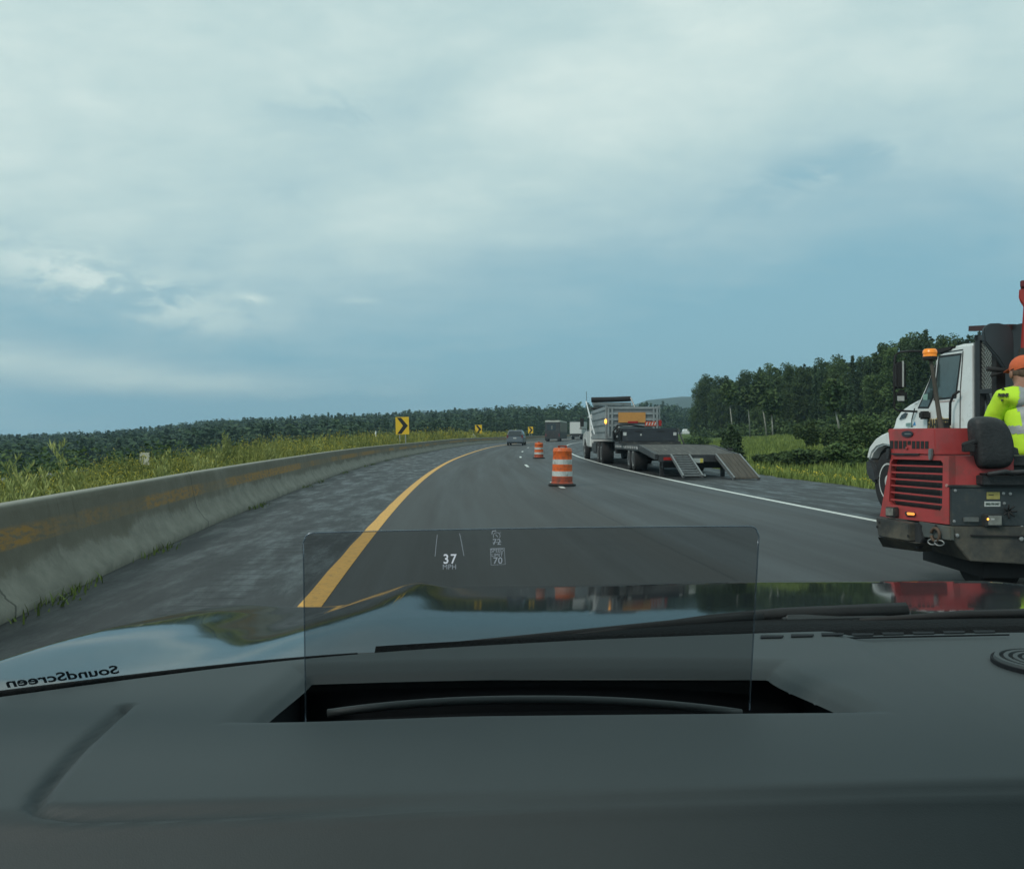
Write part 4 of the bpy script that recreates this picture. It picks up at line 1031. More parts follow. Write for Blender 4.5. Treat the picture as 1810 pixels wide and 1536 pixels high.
    m_ = thing_mirror = MB(); m_.tube([(4.1, 48.9, 2.45), (3.80, 49.0, 2.45), (3.80, 49.0, 1.75), (4.1, 48.9, 1.7)], .02, 6); m_.build('mirror_bracket', M_BLK, t)
    MB().box((3.77, 48.95, 1.85), (3.97, 49.05, 2.3)).build('mirror', M_BLK, t, bevel=.02)
    MB().ell((3.80, 49.05, 1.78), (.10, .06, .07)).build('round_mirror', M_CLEAR, t, smooth=True)
    MB().box((4.15, 51.5, .45), (6.4, 51.75, .85)).build('bumper', M_STEEL, t, bevel=.03)
dump_truck()
def trailer():
    t = thing('flatbed_trailer', 'low wooden-deck equipment trailer with lowered ramps hitched behind the dump truck', 'trailer', (5.75, 30, 0))
    XL, XR = 4.42, 7.06; yb, ym, yf = 27.4, 30.9, 38.2; zb, zm = .70, .96
    wood = mat('weathered_deck_planks', (.070, .067, .060), .8, var=.4, scale=2.2, streak=(6, .35, 1), dirt=(.26,.25,.22), dirt_amt=.25, dscale=2.5, bump=.5, bscale=12)
    mb = MB(); n = 16; w = (XR-XL-.2)/n
    for i in range(n):
        x0 = XL+.1+i*w+.006; x1 = x0+w-.012
        mb.box((x0, ym+.005, zm-.05), (x1, yf-1.2, zm)); mb.hull8([(x0, yb, zb-.05), (x1, yb, zb-.05), (x1, ym, zm-.05), (x0, ym, zm-.05), (x0, yb, zb), (x1, yb, zb), (x1, ym, zm), (x0, ym, zm)])
    mb.build('deck', wood, t)
    mb = MB(); fz = .20
    for x in (XL, XR-.095):
        mb.box((x, ym+.002, zm-fz), (x+.095, yf, zm+.015)); mb.hull8([(x, yb, zb-.16), (x+.095, yb, zb-.16), (x+.095, ym, zm-fz), (x, ym, zm-fz), (x, yb, zb+.015), (x+.095, yb, zb+.015), (x+.095, ym, zm+.015), (x, ym, zm+.015)])
    mb.box((XL+.1, yb-.06, zb-.22), (XR-.1, yb-.005, zb-.004)); mb.box((XL+.6, ym, zm-.45), (XL+.75, yf, zm-.06)); mb.box((XR-.75, ym, zm-.45), (XR-.6, yf, zm-.06))
    mb.build('frame', M_DARK, t, bevel=.006)
    mb = MB()
    for i in range(13):
        y0 = ym+.3+i*.52; mb.box((XL-.03, y0, zm-.13), (XL-.003, y0+.16, zm-.04))
    mb.build('stake_pocket', mat('pale_worn_steel', (.42,.43,.42), .6, var=.3), t)
    for yy in (ym+.25, ym+1.9, ym+3.6): MB().box((XL-.012, yy, zm-.14), (XL-.001, yy+.28, zm-.09)).build('reflective_tape', M_REFL, t)
    MB().box((XL+.02, yf-1.2, zm), (XR-.02, yf, zm+.12)).build('gooseneck_deck', M_DARK, t)
    mb = MB(); mb.hull8([(5.3, yf, zm-.4), (6.1, yf, zm-.4), (6.0, yf+.9, .7), (5.4, yf+.9, .7), (5.3, yf, zm-.1), (6.1, yf, zm-.1), (6.0, yf+.9, .9), (5.4, yf+.9, .9)]); mb.build('drawbar', M_DARK, t)
    for yy in (32.6, 33.75):
        for s, x in ((1, XL+.03), (-1, XR-.03)): wheel(t, (x, yy, .46), .46, .5, (s, 0, 0), mat('pale_wheel_disc', (.62,.64,.63), .5, .1), dual=True)
    MB().box((XL+.5, 32.4, .38), (XR-.5, 34, .5)).build('axle', M_BLK, t)
    # rear lamps, plate
    MB().box((XL+.25, yb-.085, zb-.17), (XL+.65, yb-.062, zb-.08)).build('tail_lamp', M_REDL, t)
    MB().box((XR-.65, yb-.085, zb-.17), (XR-.25, yb-.062, zb-.08)).build('tail_lamp', M_REDL, t)
    a = px(1225, 810, yb-.07); b = px(1243, 818, yb-.07); pl = MB().box((a.x, yb-.09, b.z), (b.x, yb-.062, a.z)).build('licence_plate', mat('pale_plate', (.38,.42,.40), .5), t)
    c = MB().box((b.x-.1, yb-.094, b.z+.005), (b.x-.01, yb-.0905, a.z-.005)).build('plate_sticker', mat('plate_yellow', (.5,.42,.08), .5), None); c.parent = pl; c.data.transform(base_matrix(t).inverted())
    MB().box((XL+.3, yb+.3, .28), (XR-.3, yb+.7, .52)).build('rear_crossmember', M_BLK, t)
    # jack legs
    for x in (XL+.35, XR-.35): MB().box((x-.06, yb+.8, .0), (x+.06, yb+.92, .65)).build('support_leg', M_DARK, t)
    # left ramp: open rungs
    A0 = Vector((4.90, yb-.06, zb-.02)); A1 = Vector((4.96, yb-1.75, .10)); wv = Vector((.56, 0, 0))
    mb = MB()
    for q in (0, 1): mb.bar(A0+wv*q, A1+wv*q, .05, .09)
    for k in range(9): pA = A0.lerp(A1, (k+.5)/9); mb.bar(pA+Vector((.03, 0, 0)), pA+wv-Vector((.03, 0, 0)), .06, .05)
    mb.build('ramp', M_STEEL, t, label='open steel ramp with bare rungs')
    MB().tube([A1+Vector((.58, .1, 0)), A1+Vector((.62, 0, .04))], .04, 6).build('ramp_pin', M_STEEL, t)
    # right ramp: planked
    wood2 = mat('brown_ramp_planks', (.066, .056, .043), .8, var=.4, scale=3, streak=(6, .5, .5), bump=.5, bscale=15)
    A0 = Vector((6.32, yb-.02, zb-.02)); A1 = Vector((6.46, yb-1.75, .03)); wv = Vector((.68, 0, 0)); mb = MB()
    for k in range(5):
        q0 = k/5; s = wv*(1/5)*.94; a = A0+wv*q0; b = A1+wv*q0; up = Vector((0, .02, .05))
        mb.hull8([b, b+s, a+s, a, b+up, b+s+up, a+s+up, a+up])
    mb.build('ramp', wood2, t, label='solid planked ramp lowered to the asphalt')
    mb = MB(); mb.bar(A0-Vector((.03, 0, 0)), A1-Vector((.03, 0, 0)), .05, .11); mb.bar(A0+wv+Vector((.02, 0, 0)), A1+wv+Vector((.02, 0, 0)), .05, .11); mb.build('ramp_edge', M_STEEL, t)
    MB().tube([(XR-.02, 28.9, .86), (XR+.02, 28.4, .84)], .03, 6).build('tie_hook', M_BLK, t)
    # load
    bl = mat('blue_black_paint', (.028, .034, .042), .5, var=.2, scale=3, dirt=(.07,.07,.065), dirt_amt=.2)
    Yl = 34.8; a = px(1100, 757, Yl); b = px(1197, 782, Yl)
    u = thing('equipment_box', 'long blue-black steel attachment lying across the trailer deck', 'equipment', ((a.x+b.x)/2, Yl, zm))
    MB().prism([(a.x, Yl, zm+.12), (b.x+.06, Yl, zm+.12), (b.x, Yl, a.z), (a.x, Yl, a.z)], (0, .9, 0)).build('box', bl, u, bevel=.02)
    mb = MB()
    for q in (.24, .64): xx = a.x+(b.x-a.x)*q; mb.box((xx-.02, Yl-.012, a.z-.14), (xx+.28, Yl-.002, a.z-.10))
    mb.build('slot', M_BLK, u)
    for (uu, vv, w, h) in ((1104.5, 767, .13, .13), (1133, 768.5, .06, .07), (1193, 767, .12, .12)):
        c = px(uu, vv, Yl-.015); MB().box((c.x-w/2, Yl-.014, c.z-h/2), (c.x+w/2, Yl-.003, c.z+h/2)).build('sticker', M_REFL, u)
    mb = MB(); mb.bar((a.x-.05, Yl-.05, zm+.05), (b.x, Yl-.05, zm+.06), .08, .06); mb.bar((b.x+.02, Yl-.03, a.z), (b.x+.17, Yl-.5, zm+.02), .04, .05); mb.build('cutting_edge', M_DARK, u)
    h = thing('hydraulic_coupler', 'dark hose and coupler assembly left of the blue-black attachment on the trailer', 'equipment', (a.x-.2, Yl+.3, zm))
    mb = MB(); mb.box((a.x-.34, Yl+.1, zm+.12), (a.x-.04, Yl+.6, zm+.55)); mb.box((a.x-.22, Yl+.2, zm+.55), (a.x-.04, Yl+.5, zm+.72)); mb.build('block', M_DARK, h, bevel=.03)
    mb = MB(); mb.tube([(a.x-.3, Yl+.1, zm+.2), (a.x-.36, Yl, zm+.5), (a.x-.2, Yl+.05, zm+.75), (a.x+.3, Yl+.1, zm+.78), (a.x+.9, Yl+.2, zm+.70)], .035, 7); mb.tube([(a.x-.2, Yl+.05, zm+.2), (a.x-.25, Yl, zm+.42), (a.x-.1, Yl, zm+.6)], .03, 7); mb.build('hose', M_BLK, h, smooth=True)
    mb = MB()
    for (x, z) in ((-.12, .66), (-.2, .3), (-.28, .5)): mb.ell((a.x+x, Yl+.02, zm+z), (.05, .04, .06), 10, 6)
    mb.build('fitting', M_STEEL, h, smooth=True)
trailer()
# ------------------------------------------------------------------ white truck parked on the right shoulder
TP = (6.0, 14.5); TD = Vector((.065, -1, 0)).normalized(); TN = Vector((1, .065, 0)).normalized()   # along its left side to the rear / inward
def S(u, v, off=0.0): return onplane(TP, TD, u, v)+TN*off
def S2(u, v, off): return onplane((TP[0]+TN.x*off, TP[1]+TN.y*off), TD, u, v)
def sprism(mb, pts, off, depth): return mb.prism([S2(u, v, off) for u, v in pts], TN*depth)
def white_truck():
    t = thing('work_truck', 'white conventional-cab work truck parked behind the red machine', 'truck', (7.2, 12.5, 0))
    cab = [(1657, 627), (1682, 613), (1700, 608), (1721, 606), (1722, 860), (1640, 858), (1616, 840), (1611, 735), (1622, 712), (1640, 672)]
    mb = MB(); sprism(mb, cab, 0, 2.15); mb.build('cab', M_WPAINT, t, bevel=.035, smooth='auto')
    hood = [(1626, 708), (1609, 716), (1596, 724), (1587, 735), (1581, 752), (1579, 790), (1618, 800), (1622, 712)]
    mb = MB(); sprism(mb, [(1624, 706), (1606, 716), (1592, 726), (1584, 738), (1579, 756), (1578, 800), (1614, 800), (1618, 716)], .22, 1.7); mb.build('hood', M_WPAINT, t, bevel=.05, smooth='auto')
    mb = MB(); sprism(mb, [(1582, 752), (1568, 764), (1556, 769), (1546, 776), (1537, 788), (1533, 800), (1531, 812), (1537, 812), (1541, 800), (1549, 791), (1560, 787), (1580, 790), (1600, 805), (1606, 840), (1618, 842), (1618, 752)], -.03, .55)
    mb.build('fender', M_WPAINT, t, bevel=.03, smooth='auto')
    mb = MB(); sprism(mb, [(1568, 764), (1556, 769), (1546, 776), (1537, 788), (1533, 800), (1541, 800), (1549, 791), (1560, 787)], 1.6, .55); mb.build('fender', M_WPAINT, t, bevel=.03, smooth='auto')
    mb = MB(); sprism(mb, [(1539, 800), (1548, 790), (1560, 786.5), (1580, 790), (1600, 803), (1604, 840), (1560, 840), (1544, 830)], .12, 1.9); mb.build('wheel_arch', M_BLK, t)
    mb = MB(); sprism(mb, [(1529, 812), (1538, 810), (1545, 828), (1549, 848), (1546, 855), (1536, 850), (1530, 838)], -.04, 2.2); mb.build('bumper', M_DARK, t, bevel=.04)
    # vent shaped side light on the nose
    mb = MB(); sprism(mb, [(1589, 742), (1593, 734), (1600, 729), (1603, 731), (1599, 739)], .2, .03); mb.build('headlight', M_GLASSD, t)
    # windows
    fr = mat('black_window_seal', (.015, .016, .017), .5)
    for nm, pts, inner in (('door_window', [(1659, 629), (1700, 624), (1690, 704), (1650, 708)], [(1661.5, 633), (1697.5, 628), (1688, 701), (1653, 704.5)]),
                    ('vent_window', [(1655, 640), (1650, 703), (1641, 722), (1622, 722), (1637, 688)], [(1652.5, 652), (1647.5, 702), (1640, 719), (1625.5, 719), (1638.5, 690)])):
        mb = MB(); sprism(mb, pts, -.006, .004); s_ = mb.build('window_seal', fr, t)
        mb = MB(); sprism(mb, inner, -.010, .003); mb.build(nm, mat('cab_side_glass', (.055, .085, .085), .06, spec=.9, var=.25, scale=3), t)
    mb = MB(); sprism(mb, [(1632, 697), (1640, 696.5), (1639, 707), (1631, 707)], -.0125, .002); mb.build('window_sticker', mat('pale_green_sticker', (.25, .42, .36), .5), t)
    # door seams
    mb = MB()
    for p, q in (((1703, 621), (1698, 690)), ((1698, 690), (1697, 790)), ((1659, 625), (1703, 618)), ((1617, 722), (1612, 742)), ((1612, 742), (1612, 790))):
        mb.bar(S(*p, -.002), S(*q, -.002), .012, .012)
    mb.build('door_seam', fr, t)
    mb = MB(); sprism(mb, [(1721, 606), (1723.5, 607), (1723.5, 860), (1721, 860)], .02, 2.1); mb.build('cab_rear_wall', M_STEEL, t)
    # sun visor, grab rail, mirrors
    mb = MB(); sprism(mb, [(1646, 626), (1652, 617), (1684, 612), (1680, 619), (1658, 626)], -.02, 2.1); mb.build('sun_visor', M_BLK, t, bevel=.01)
    MB().tube([S(1704, 692, -.07), S(1697, 698, -.09), S(1691, 712, -.09), S(1690, 752, -.09)], .018, 8).build('grab_rail', M_BLK, t, smooth=True)
    MB().box(S(1684, 757, -.12)-Vector((.03, .05, 0)), S(1684, 751, -.12)+Vector((.05, .14, .03))).build('step_bracket', M_BLK, t)
    mb = MB(); q = -.42
    mb.tube([S(1650, 621, -.03), S(1640, 621, q*.6), px(1592, 622, 13.3), px(1583, 628, 13.3), px(1580.5, 650, 13.3), px(1581, 720, 13.3), px(1586, 726, 13.3), px(1632, 728, 13.3)], .016, 8)
    mb.build('mirror_bracket', M_BLK, t, smooth=True)
    a = px(1583, 640, 13.25); b = px(1600, 687, 13.25); MB().box((a.x, 13.2, b.z), (b.x, 13.34, a.z)).build('mirror', M_BLK, t, bevel=.025)
    a = px(1595.5, 638, 13.18); b = px(1597.5, 684, 13.18); MB().box((a.x, 13.17, b.z), (b.x, 13.195, a.z)).build('mirror_trim', M_CLEAR, t)
    a = px(1585, 689, 13.25); b = px(1603, 711, 13.25); MB().box((a.x, 13.2, b.z), (b.x, 13.32, a.z)).build('round_mirror', M_BLK, t, bevel=.04)
    a = px(1587, 700, 13.18); b = px(1599, 709, 13.18); MB().box((a.x, 13.18, b.z), (b.x, 13.199, a.z)).build('mirror_glass', M_CLEAR, t, bevel=.004)
    a = px(1626, 727, 13.0); b = px(1640, 741, 13.0); MB().box((a.x, 12.9, b.z), (b.x, 13.05, a.z)).build('mirror_foot', M_BLK, t, bevel=.02)
    # lettering on the door
    A = S(1640, 749, -.004); B = S(1681, 749, -.004); c = (A+B)/2; wdt = (B-A).length
    gold = mat('gold_lettering', (.45, .33, .12), .5); ink = mat('black_lettering', (.02, .018, .016), .5)
    lt = put_text('FAHRNER', .19, c+Vector((0, 0, -.015))-TN*.012, TD, (0, 0, 1), 'door_lettering', ink, t, bold=.006, sx=wdt/.86)
    l2 = put_text('FAHRNER', .19, c+Vector((0, 0, -.015))-TN*.006, TD, (0, 0, 1), 'lettering_outline', gold, t, bold=.016, sx=wdt/.86)
    mb = MB(); sprism(mb, [(1661, 732), (1669, 741.5), (1652, 742.5)], -.006, .003); mb.build('logo_triangle', gold, t)
    mb = MB(); sprism(mb, [(1661, 735), (1666, 741), (1656, 741.5)], -.009, .002); mb.build('logo_mark', ink, t)
    mb = MB(); sprism(mb, [(1601, 748), (1611, 747), (1611, 753), (1601, 754)], -.035, .003); mb.build('fender_sticker', mat('teal_sticker', (.30, .45, .42), .5), t)
    mb = MB(); sprism(mb, [(1613, 752), (1617, 745), (1618.5, 752)], -.004, .003); mb.build('blue_mark', mat('blue_mark', (.06, .25, .50), .5), t)
    mb = MB(); sprism(mb, [(1661, 709), (1687, 707), (1687, 709.6), (1661, 711.6)], -.004, .002); mb.build('small_lettering', mat('faded_lettering', (.45, .36, .34), .6, var=.5, scale=40), t)
    # wheels
    w = S(1567, 851, .02); wheel(t, (w.x, w.y, .51), .51, .28, tuple(TN), mat('white_steel_rim', (.55, .56, .54), .5))
    w2 = Vector((w.x, w.y, .51))+TN*2.1; wheel(t, tuple(w2), .51, .28, tuple(-TN), mat('white_steel_rim', (.55, .56, .54), .5))
    w3 = Vector((w.x, w.y, .51))+TD*5.6
    wheel(t, tuple(w3), .51, .55, tuple(TN), mat('white_steel_rim', (.55, .56, .54), .5), dual=True)
    # chassis and black work body
    mb = MB(); p0 = S(1560, 800, .6); d_ = TD*9
    for off in (.6, 1.4): p0 = Vector((6.0, 14.5, .75))+TN*off; mb.bar(p0, p0+TD*9, .1, .25)
    mb.build('chassis', M_BLK, t)
    blk = mat('black_body_paint', (.020, .023, .026), .5, var=.3, scale=2, dirt=(.06,.06,.055), dirt_amt=.2)
    mb = MB()
    mb.prism([S(1724, 592, 0), S(1732, 592, 0), S(1732, 860, 0), S(1724, 860, 0)], TN*.07)
    mb.prism([S(1732, 592, 0), S(1768, 590, 0), S(1768, 600, 0), S(1732, 602, 0)], TN*.07)
    mb.prism([S(1732, 688, 0), S(1768, 686, 0), S(1768, 694, 0), S(1732, 696, 0)], TN*.07)
    for k in (.7, 1.4, 2.05): p = S(1726, 592, k); mb.box((p.x-.04, p.y-.04, .9), (p.x+.04, p.y+.04, p.z))
    p = S(1726, 592, 0); mb.bar(p+Vector((0, 0, -.04)), p+TN*2.1+Vector((0, 0, -.04)), .08, .08)
    mb.build('headache_rack', blk, t)
    mb = MB(); A = S(1732, 601, .03); B = S(1768, 600, .03); Cc = S(1732, 690, .03); ln = (B-A).length; hh = A.z-Cc.z; cs = .055
    n1 = int(ln/cs)+1
    for i in range(-int(hh/cs)-1, n1+1):
        for sgn in (1, -1):
            x0 = i*cs if sgn > 0 else i*cs+hh; pts = []
            # clip diagonals to the rectangle
            a0, z0, a1, z1 = (i*cs, 0, i*cs+hh, hh) if sgn > 0 else (i*cs+hh, 0, i*cs, hh)
            t0, t1 = 0.0, 1.0; da = a1-a0
            for lim, s2 in ((0, 1), (ln, -1)):
                k = (lim-a0)/da
                if (da > 0) == (s2 > 0): t0 = max(t0, k)
                else: t1 = min(t1, k)
            if t1-t0 < .02: continue
            f_ = lambda tt: A+TD*(a0+da*tt)-Vector((0, 0, hh*tt))
            mb.bar(f_(t0), f_(t1), .012, .008)
    mb.build('wire_mesh', mat('mesh_metal', (.22, .23, .21), .6, .3), t)
    MB().tube([S(1757, 606, .10), S(1748, 682, .10)], .018, 7).build('shovel_handle', mat('worn_wood_handle', (.22, .12, .06), .7), t)
    mb = MB(); a = S(1775, 580, 0); z1 = CH+(HZ-578)/F*a.y; b0 = S(1770, 700, 0); 
    p0 = S(1768, 700, 0); P = [Vector((p0.x, p0.y, .9)), Vector((p0.x, p0.y, .9))+TD*5, Vector((p0.x, p0.y, z1))+TD*5, Vector((p0.x, p0.y, z1))]
    mb.prism(P, TN*.06); mb.prism([q+TN*2.1 for q in P], TN*.06); 
    P2 = [Vector((p0.x, p0.y, .9))+TN*.3, Vector((p0.x, p0.y, .9))+TN*2.1, Vector((p0.x, p0.y, z1-.1))+TN*2.1, Vector((p0.x, p0.y, z1-.1))+TN*.3]
    mb.prism([q-TD*.25 for q in P2], TD*.06)
    mb.prism([Vector((p0.x, p0.y, .95))+TN*.061, Vector((p0.x, p0.y, .95))+TN*2.09, Vector((p0.x, p0.y, .95))+TN*2.09+TD*5, Vector((p0.x, p0.y, .95))+TN*.061+TD*5], (0, 0, .05))
    mb.build('dump_box', blk, t)
    mb = MB(); mb.bar(S(1718, 581, .0), S(1790, 578, .0), .09, .07); mb.build('top_rail', mat('dark_maroon_rail', (.055, .022, .022), .6), t)
    mb = MB(); mb.bar(S(1728, 690, .1), S(1744, 740, .1), .05, .05); mb.build('brace', blk, t)
white_truck()

# ------------------------------------------------------------------ red road machine
CF = (3.206, 6.5); FD = Vector((-.30, .94, 0)).normalized(); FN = Vector((-FD.y, FD.x, 0))     # left face: runs away from us / outward normal
if FN.x > 0: FN = -FN
def FP(u, v, off=0.0): return onplane((CF[0]+FN.x*off, CF[1]+FN.y*off), FD, u, v)
def FP2(u, v, off): return onplane((CF[0]+FN.x*off, CF[1]+FN.y*off), FD, u, v)
def fprism(mb, pts, off, depth): return mb.prism([FP2(u, v, off+(depth if depth > .02 else 0)) for u, v in pts], FN*(-depth if depth > .02 else depth))
M_RED = mat('faded_red_paint', (.40, .055, .055), .48, var=.16, scale=4, coat=.15, dirt=(.20,.07,.06), dirt_amt=.42, dscale=5, bump=.05)
M_GRIL = mat('radiator_black', (.020, .020, .021), .7, var=.5, scale=30)
M_VINYL = mat('worn_black_vinyl', (.022, .024, .026), .6, var=.4, scale=10, dirt=(.09,.09,.085), dirt_amt=.22, dscale=6, bump=.5, bscale=50)
M_SKIRT = mat('muddy_dark_steel', (.040, .043, .042), .7, var=.4, scale=3, dirt=(.13,.115,.085), dirt_amt=.55, dscale=2.5, bump=.5, bscale=25)
def red_machine():
    t = thing('paving_machine', 'red self-propelled paving machine with slatted grille in the closed right lane', 'road machine', (3.8, 7.0, 0))
    Yr = 6.5
    # ---- lower engine housing (face at FN offset 0, housing body recessed 6 cm)
    zt = CH-(806-HZ)/F*Yr; zb = CH-(927-HZ)/F*Yr
    def at(u): return onplane(CF, FD, u, 800)
    c0 = at(1677); a_b = at(1555); a_t = at(1575)
    inn = Vector((.43, 0, 0))
    def V3(p, z): return Vector((p.x, p.y, z))
    ci, ab, at_ = c0-FN*.06, a_b-FN*.06, a_t-FN*.06
    mb = MB(); mb.hull8([V3(ci, zb), V3(ab, zb), V3(ab, zb)+inn, V3(ci, zb)+inn, V3(ci, zt), V3(at_, zt), V3(at_, zt)+inn, V3(ci, zt)+inn])
    mb.build('engine_housing', M_RED, t)
    # frame around the grille opening
    o = [(1575, 806), (1675.5, 804.5), (1679, 927), (1553, 913)]; g = [(1578, 816), (1666, 815), (1665, 901), (1571, 889)]
    mb = MB(); z = [V3(a_t, zt), V3(c0, zt), V3(c0, zb), V3(a_b, zb)]; G = [FP(1579, 812), FP(1663, 815), FP(1662, 903), FP(1571, 891)]
    G2 = [FP(1574, 818), FP(1666.5, 821), FP(1665, 897), FP(1571, 885)]
    ring = [FP(1579, 811.5), FP(1663, 814), FP(1666.5, 819), FP(1665, 897), FP(1661, 903), FP(1575, 892), FP(1571, 886), FP(1575, 817)]
    # outer loop matched to the eight inner corners
    outer = [z[0].lerp(z[1], .04), z[0].lerp(z[1], .94), z[1].lerp(z[2], .08), z[1].lerp(z[2], .85), z[3].lerp(z[2], .94), z[3].lerp(z[2], .05), z[3].lerp(z[0], .1), z[3].lerp(z[0], .94)]
    corners = {0: None, 1: z[1], 3: z[2], 5: z[3], 7: z[0]}
    for k in range(8):
        k2 = (k+1) % 8; pts = [ring[k], ring[k2], outer[k2]]
        if corners.get(k) is not None: pts.append(corners[k])
        pts.append(outer[k]); mb.prism(pts, -FN*.058)
    fo = mb.build('grille_frame', M_RED, t)
    mb = MB(); mb.prism([p-FN*.057 for p in ring], FN*.004); mb.build('radiator', M_GRIL, t)
    mb = MB()
    for (vl, vr) in ((822, 825), (834.5, 838), (846, 852), (857.5, 865), (869.5, 879), (882.5, 892.5)):
        p = FP(1575, vl, -.012); q = FP(1667, vr, -.012); mb.bar(p, q, .012, .012)
    sl = mb.build('slat', M_RED, t)
    # ---- upper cover
    zu0 = zt+.004; zu1 = CH-(756.5-HZ)/F*Yr; cu = at(1651); au = at(1568.5); au2 = at(1573)
    mb = MB(); mb.hull8([V3(at(1653), zu0), V3(au2, zu0), V3(au2, zu0)+inn, V3(at(1653), zu0)+inn, V3(cu, zu1), V3(au, zu1), V3(au, zu1)+inn, V3(cu, zu1)+inn])
    mb.build('engine_cover', M_RED, t, bevel=.008)
    mb = MB()
    for k in range(9):
        u0 = 1573.5+k*7.75; top = 779+k*.1; bot = 793 if k != 4 else 786; fprism(mb, [(u0, top), (u0+5.6, top), (u0+5.6, bot), (u0, bot)], .0012, .003)
    mb.build('vent_slots', M_GRIL, t)
    mb = MB(); pc = FP(1604.5, 767, .002); nn = 22
    mb.prism([pc+FD*(-.060*math.cos(2*math.pi*k/nn))+Vector((0, 0, .024*math.sin(2*math.pi*k/nn))) for k in range(nn)], FN*.008)
    bd = mb.build('badge', mat('dark_badge', (.03, .035, .045), .3), t)
    mb = MB(); fprism(mb, [(1599, 766), (1610, 766), (1610, 768), (1599, 768)], .0105, .0015); q = mb.build('badge_bar', M_STEEL, None); q.parent = bd; q.data.transform(base_matrix(t).inverted())
    mb = MB(); mb.lathe([(.010, 0), (.010, .012), (.004, .014)], FP(1604, 792, .001), FN, 12); mb.build('cover_latch', M_RED, t)
    for (u, v0, v1) in ((1568.5, 793, 812), (1643, 793, 813)):
        mb = MB(); fprism(mb, [(u-3, v0), (u+3, v0), (u+3, v0+11), (u+1.5, v1), (u-2.5, v1), (u-3, v0+11)], .003, .022); mb.build('rubber_latch', M_STEEL if u > 1600 else M_DARK, t, bevel=.004)
    mb = MB(); fprism(mb, [(1577, 801), (1628, 801.5), (1625, 804.5), (1583, 804.5)], .002, .015); mb.build('lift_handle', M_DARK, t, bevel=.003)
    mb = MB(); mb.lathe([(.012, 0), (.012, .008)], FP(1674, 858, .0), FN, 12); mb.build('bolt', mat('worn_bolt', (.42,.22,.20), .5), t)
    # lamps on the lower face
    mb = MB(); fprism(mb, [(1564, 896), (1580, 896.5), (1580, 914), (1564, 913)], .002, .05); wl = mb.build('work_lamp', M_DARK, t, bevel=.006)
    mb = MB(); fprism(mb, [(1566, 898), (1578.5, 898.5), (1578.5, 911), (1566, 910.5)], .0525, .004); q = mb.build('lamp_lens', mat('dusty_lamp_lens', (.20, .20, .18), .25, var=.4, scale=30), None); q.parent = wl; q.data.transform(base_matrix(t).inverted())
    mb = MB(); fprism(mb, [(1601, 906), (1603, 904), (1616, 905), (1619, 908), (1617, 911.5), (1603, 911)], .003, .014); mb.build('marker_lamp', M_DARK, t)
    mb = MB(); fprism(mb, [(1603, 906.5), (1604.5, 905.3), (1615, 906), (1617, 908.5), (1615.5, 910.8), (1604.5, 910)], .0175, .004); mb.build('marker_lens', mat('lit_marker_lamp', (.9, .3, .05), .3, emis=(1, .33, .07), estr=1.0, var=.3, scale=80), t)
    # ---- bumper
    mb = MB(); fprism(mb, [(1547, 915), (1607, 925), (1607, 957), (1551, 948)], .004, .10); mb.build('bumper', M_SKIRT, t, bevel=.008)
    mb = MB(); fprism(mb, [(1607, 924), (1623, 923.5), (1631, 953), (1620, 971), (1607, 957.5)], .004, .05); mb.build('bumper_bracket', M_DARK, t, bevel=.006)
    mb = MB(); mb.prism([FP2(1551, 949, .10), FP2(1620, 960, .10), FP2(1626, 975, -.02), FP2(1560, 966, -.02)], -FN*.12); mb.build('bumper_skid', M_SKIRT, t)
    mb = MB(); fprism(mb, [(1623, 922), (1679, 931), (1680, 955), (1632, 949)], .004, .035); mb.build('cross_beam', mat('grey_green_steel', (.085, .10, .098), .6, var=.3, scale=5, dirt=(.13,.12,.09), dirt_amt=.3), t, bevel=.004)
    for (u, v) in ((1554, 923), (1550.5, 931), (1627.5, 930), (1654, 930), (1605, 947)): mb = MB(); mb.lathe([(.011, 0), (.011, .003)], FP(u, v, .106 if u < 1610 else .041), FN, 10); mb.build('bolt_hole', M_BLK, t)
    ru = mat('rusty_hook_iron', (.10, .065, .045), .7, .2, var=.4, scale=20)
    mb = MB(); pc = FP(1653, 945, .06); mb.tube([pc+FD*(.040*math.cos(a))+Vector((0, 0, .048*math.sin(a))) for a in np.linspace(.2, 6.1, 18)], .012, 8); mb.build('tow_hook', ru, t, smooth=True)
    for (u, v) in ((1648, 958), (1660, 959.5)):
        mb = MB(); pc = FP(u, v, .06); mb.tube([pc+FD*(.032*math.cos(a))+Vector((0, 0, .020*math.sin(a)))+FN*(.012*math.cos(a)) for a in np.linspace(0, 6.28, 18)], .0065, 7); mb.build('tow_ring', M_STEEL, t, smooth=True)
    # ---- rear side: dark control cabinet facing us
    X0, X1 = 3.212, 4.75
    def ry(u, v, dy=0.0): p = px(u, v, Yr+dy); return p
    zc1 = ry(0, 861.5).z; zc0 = ry(0, 929).z
    dkp = mat('dark_blue_grey_panel', (.040, .050, .054), .5, var=.2, scale=3, dirt=(.11,.10,.075), dirt_amt=.22, dscale=3, bump=.15)
    MB().box((X0, Yr-.012, zc0), (X1, Yr+.9, zc1)).build('control_cabinet', dkp, t, bevel=.005)
    MB().box((X0-.01, Yr-.02, zc1), (X1, Yr+.9, zc1+.018)).build('cabinet_lid', M_DARK, t, bevel=.003)
    zs = ry(0, 986).z
    MB().prism([(X0, Yr-.03, zc0-.003), (X0, Yr-.03, ry(0, 954).z), (X0+.13, Yr-.03, zs-.02), (X1, Yr-.03, zs-.10), (X1, Yr-.03, zc0-.003)], (0, 1.1, 0)).build('side_skirt', M_SKIRT, t, bevel=.006)
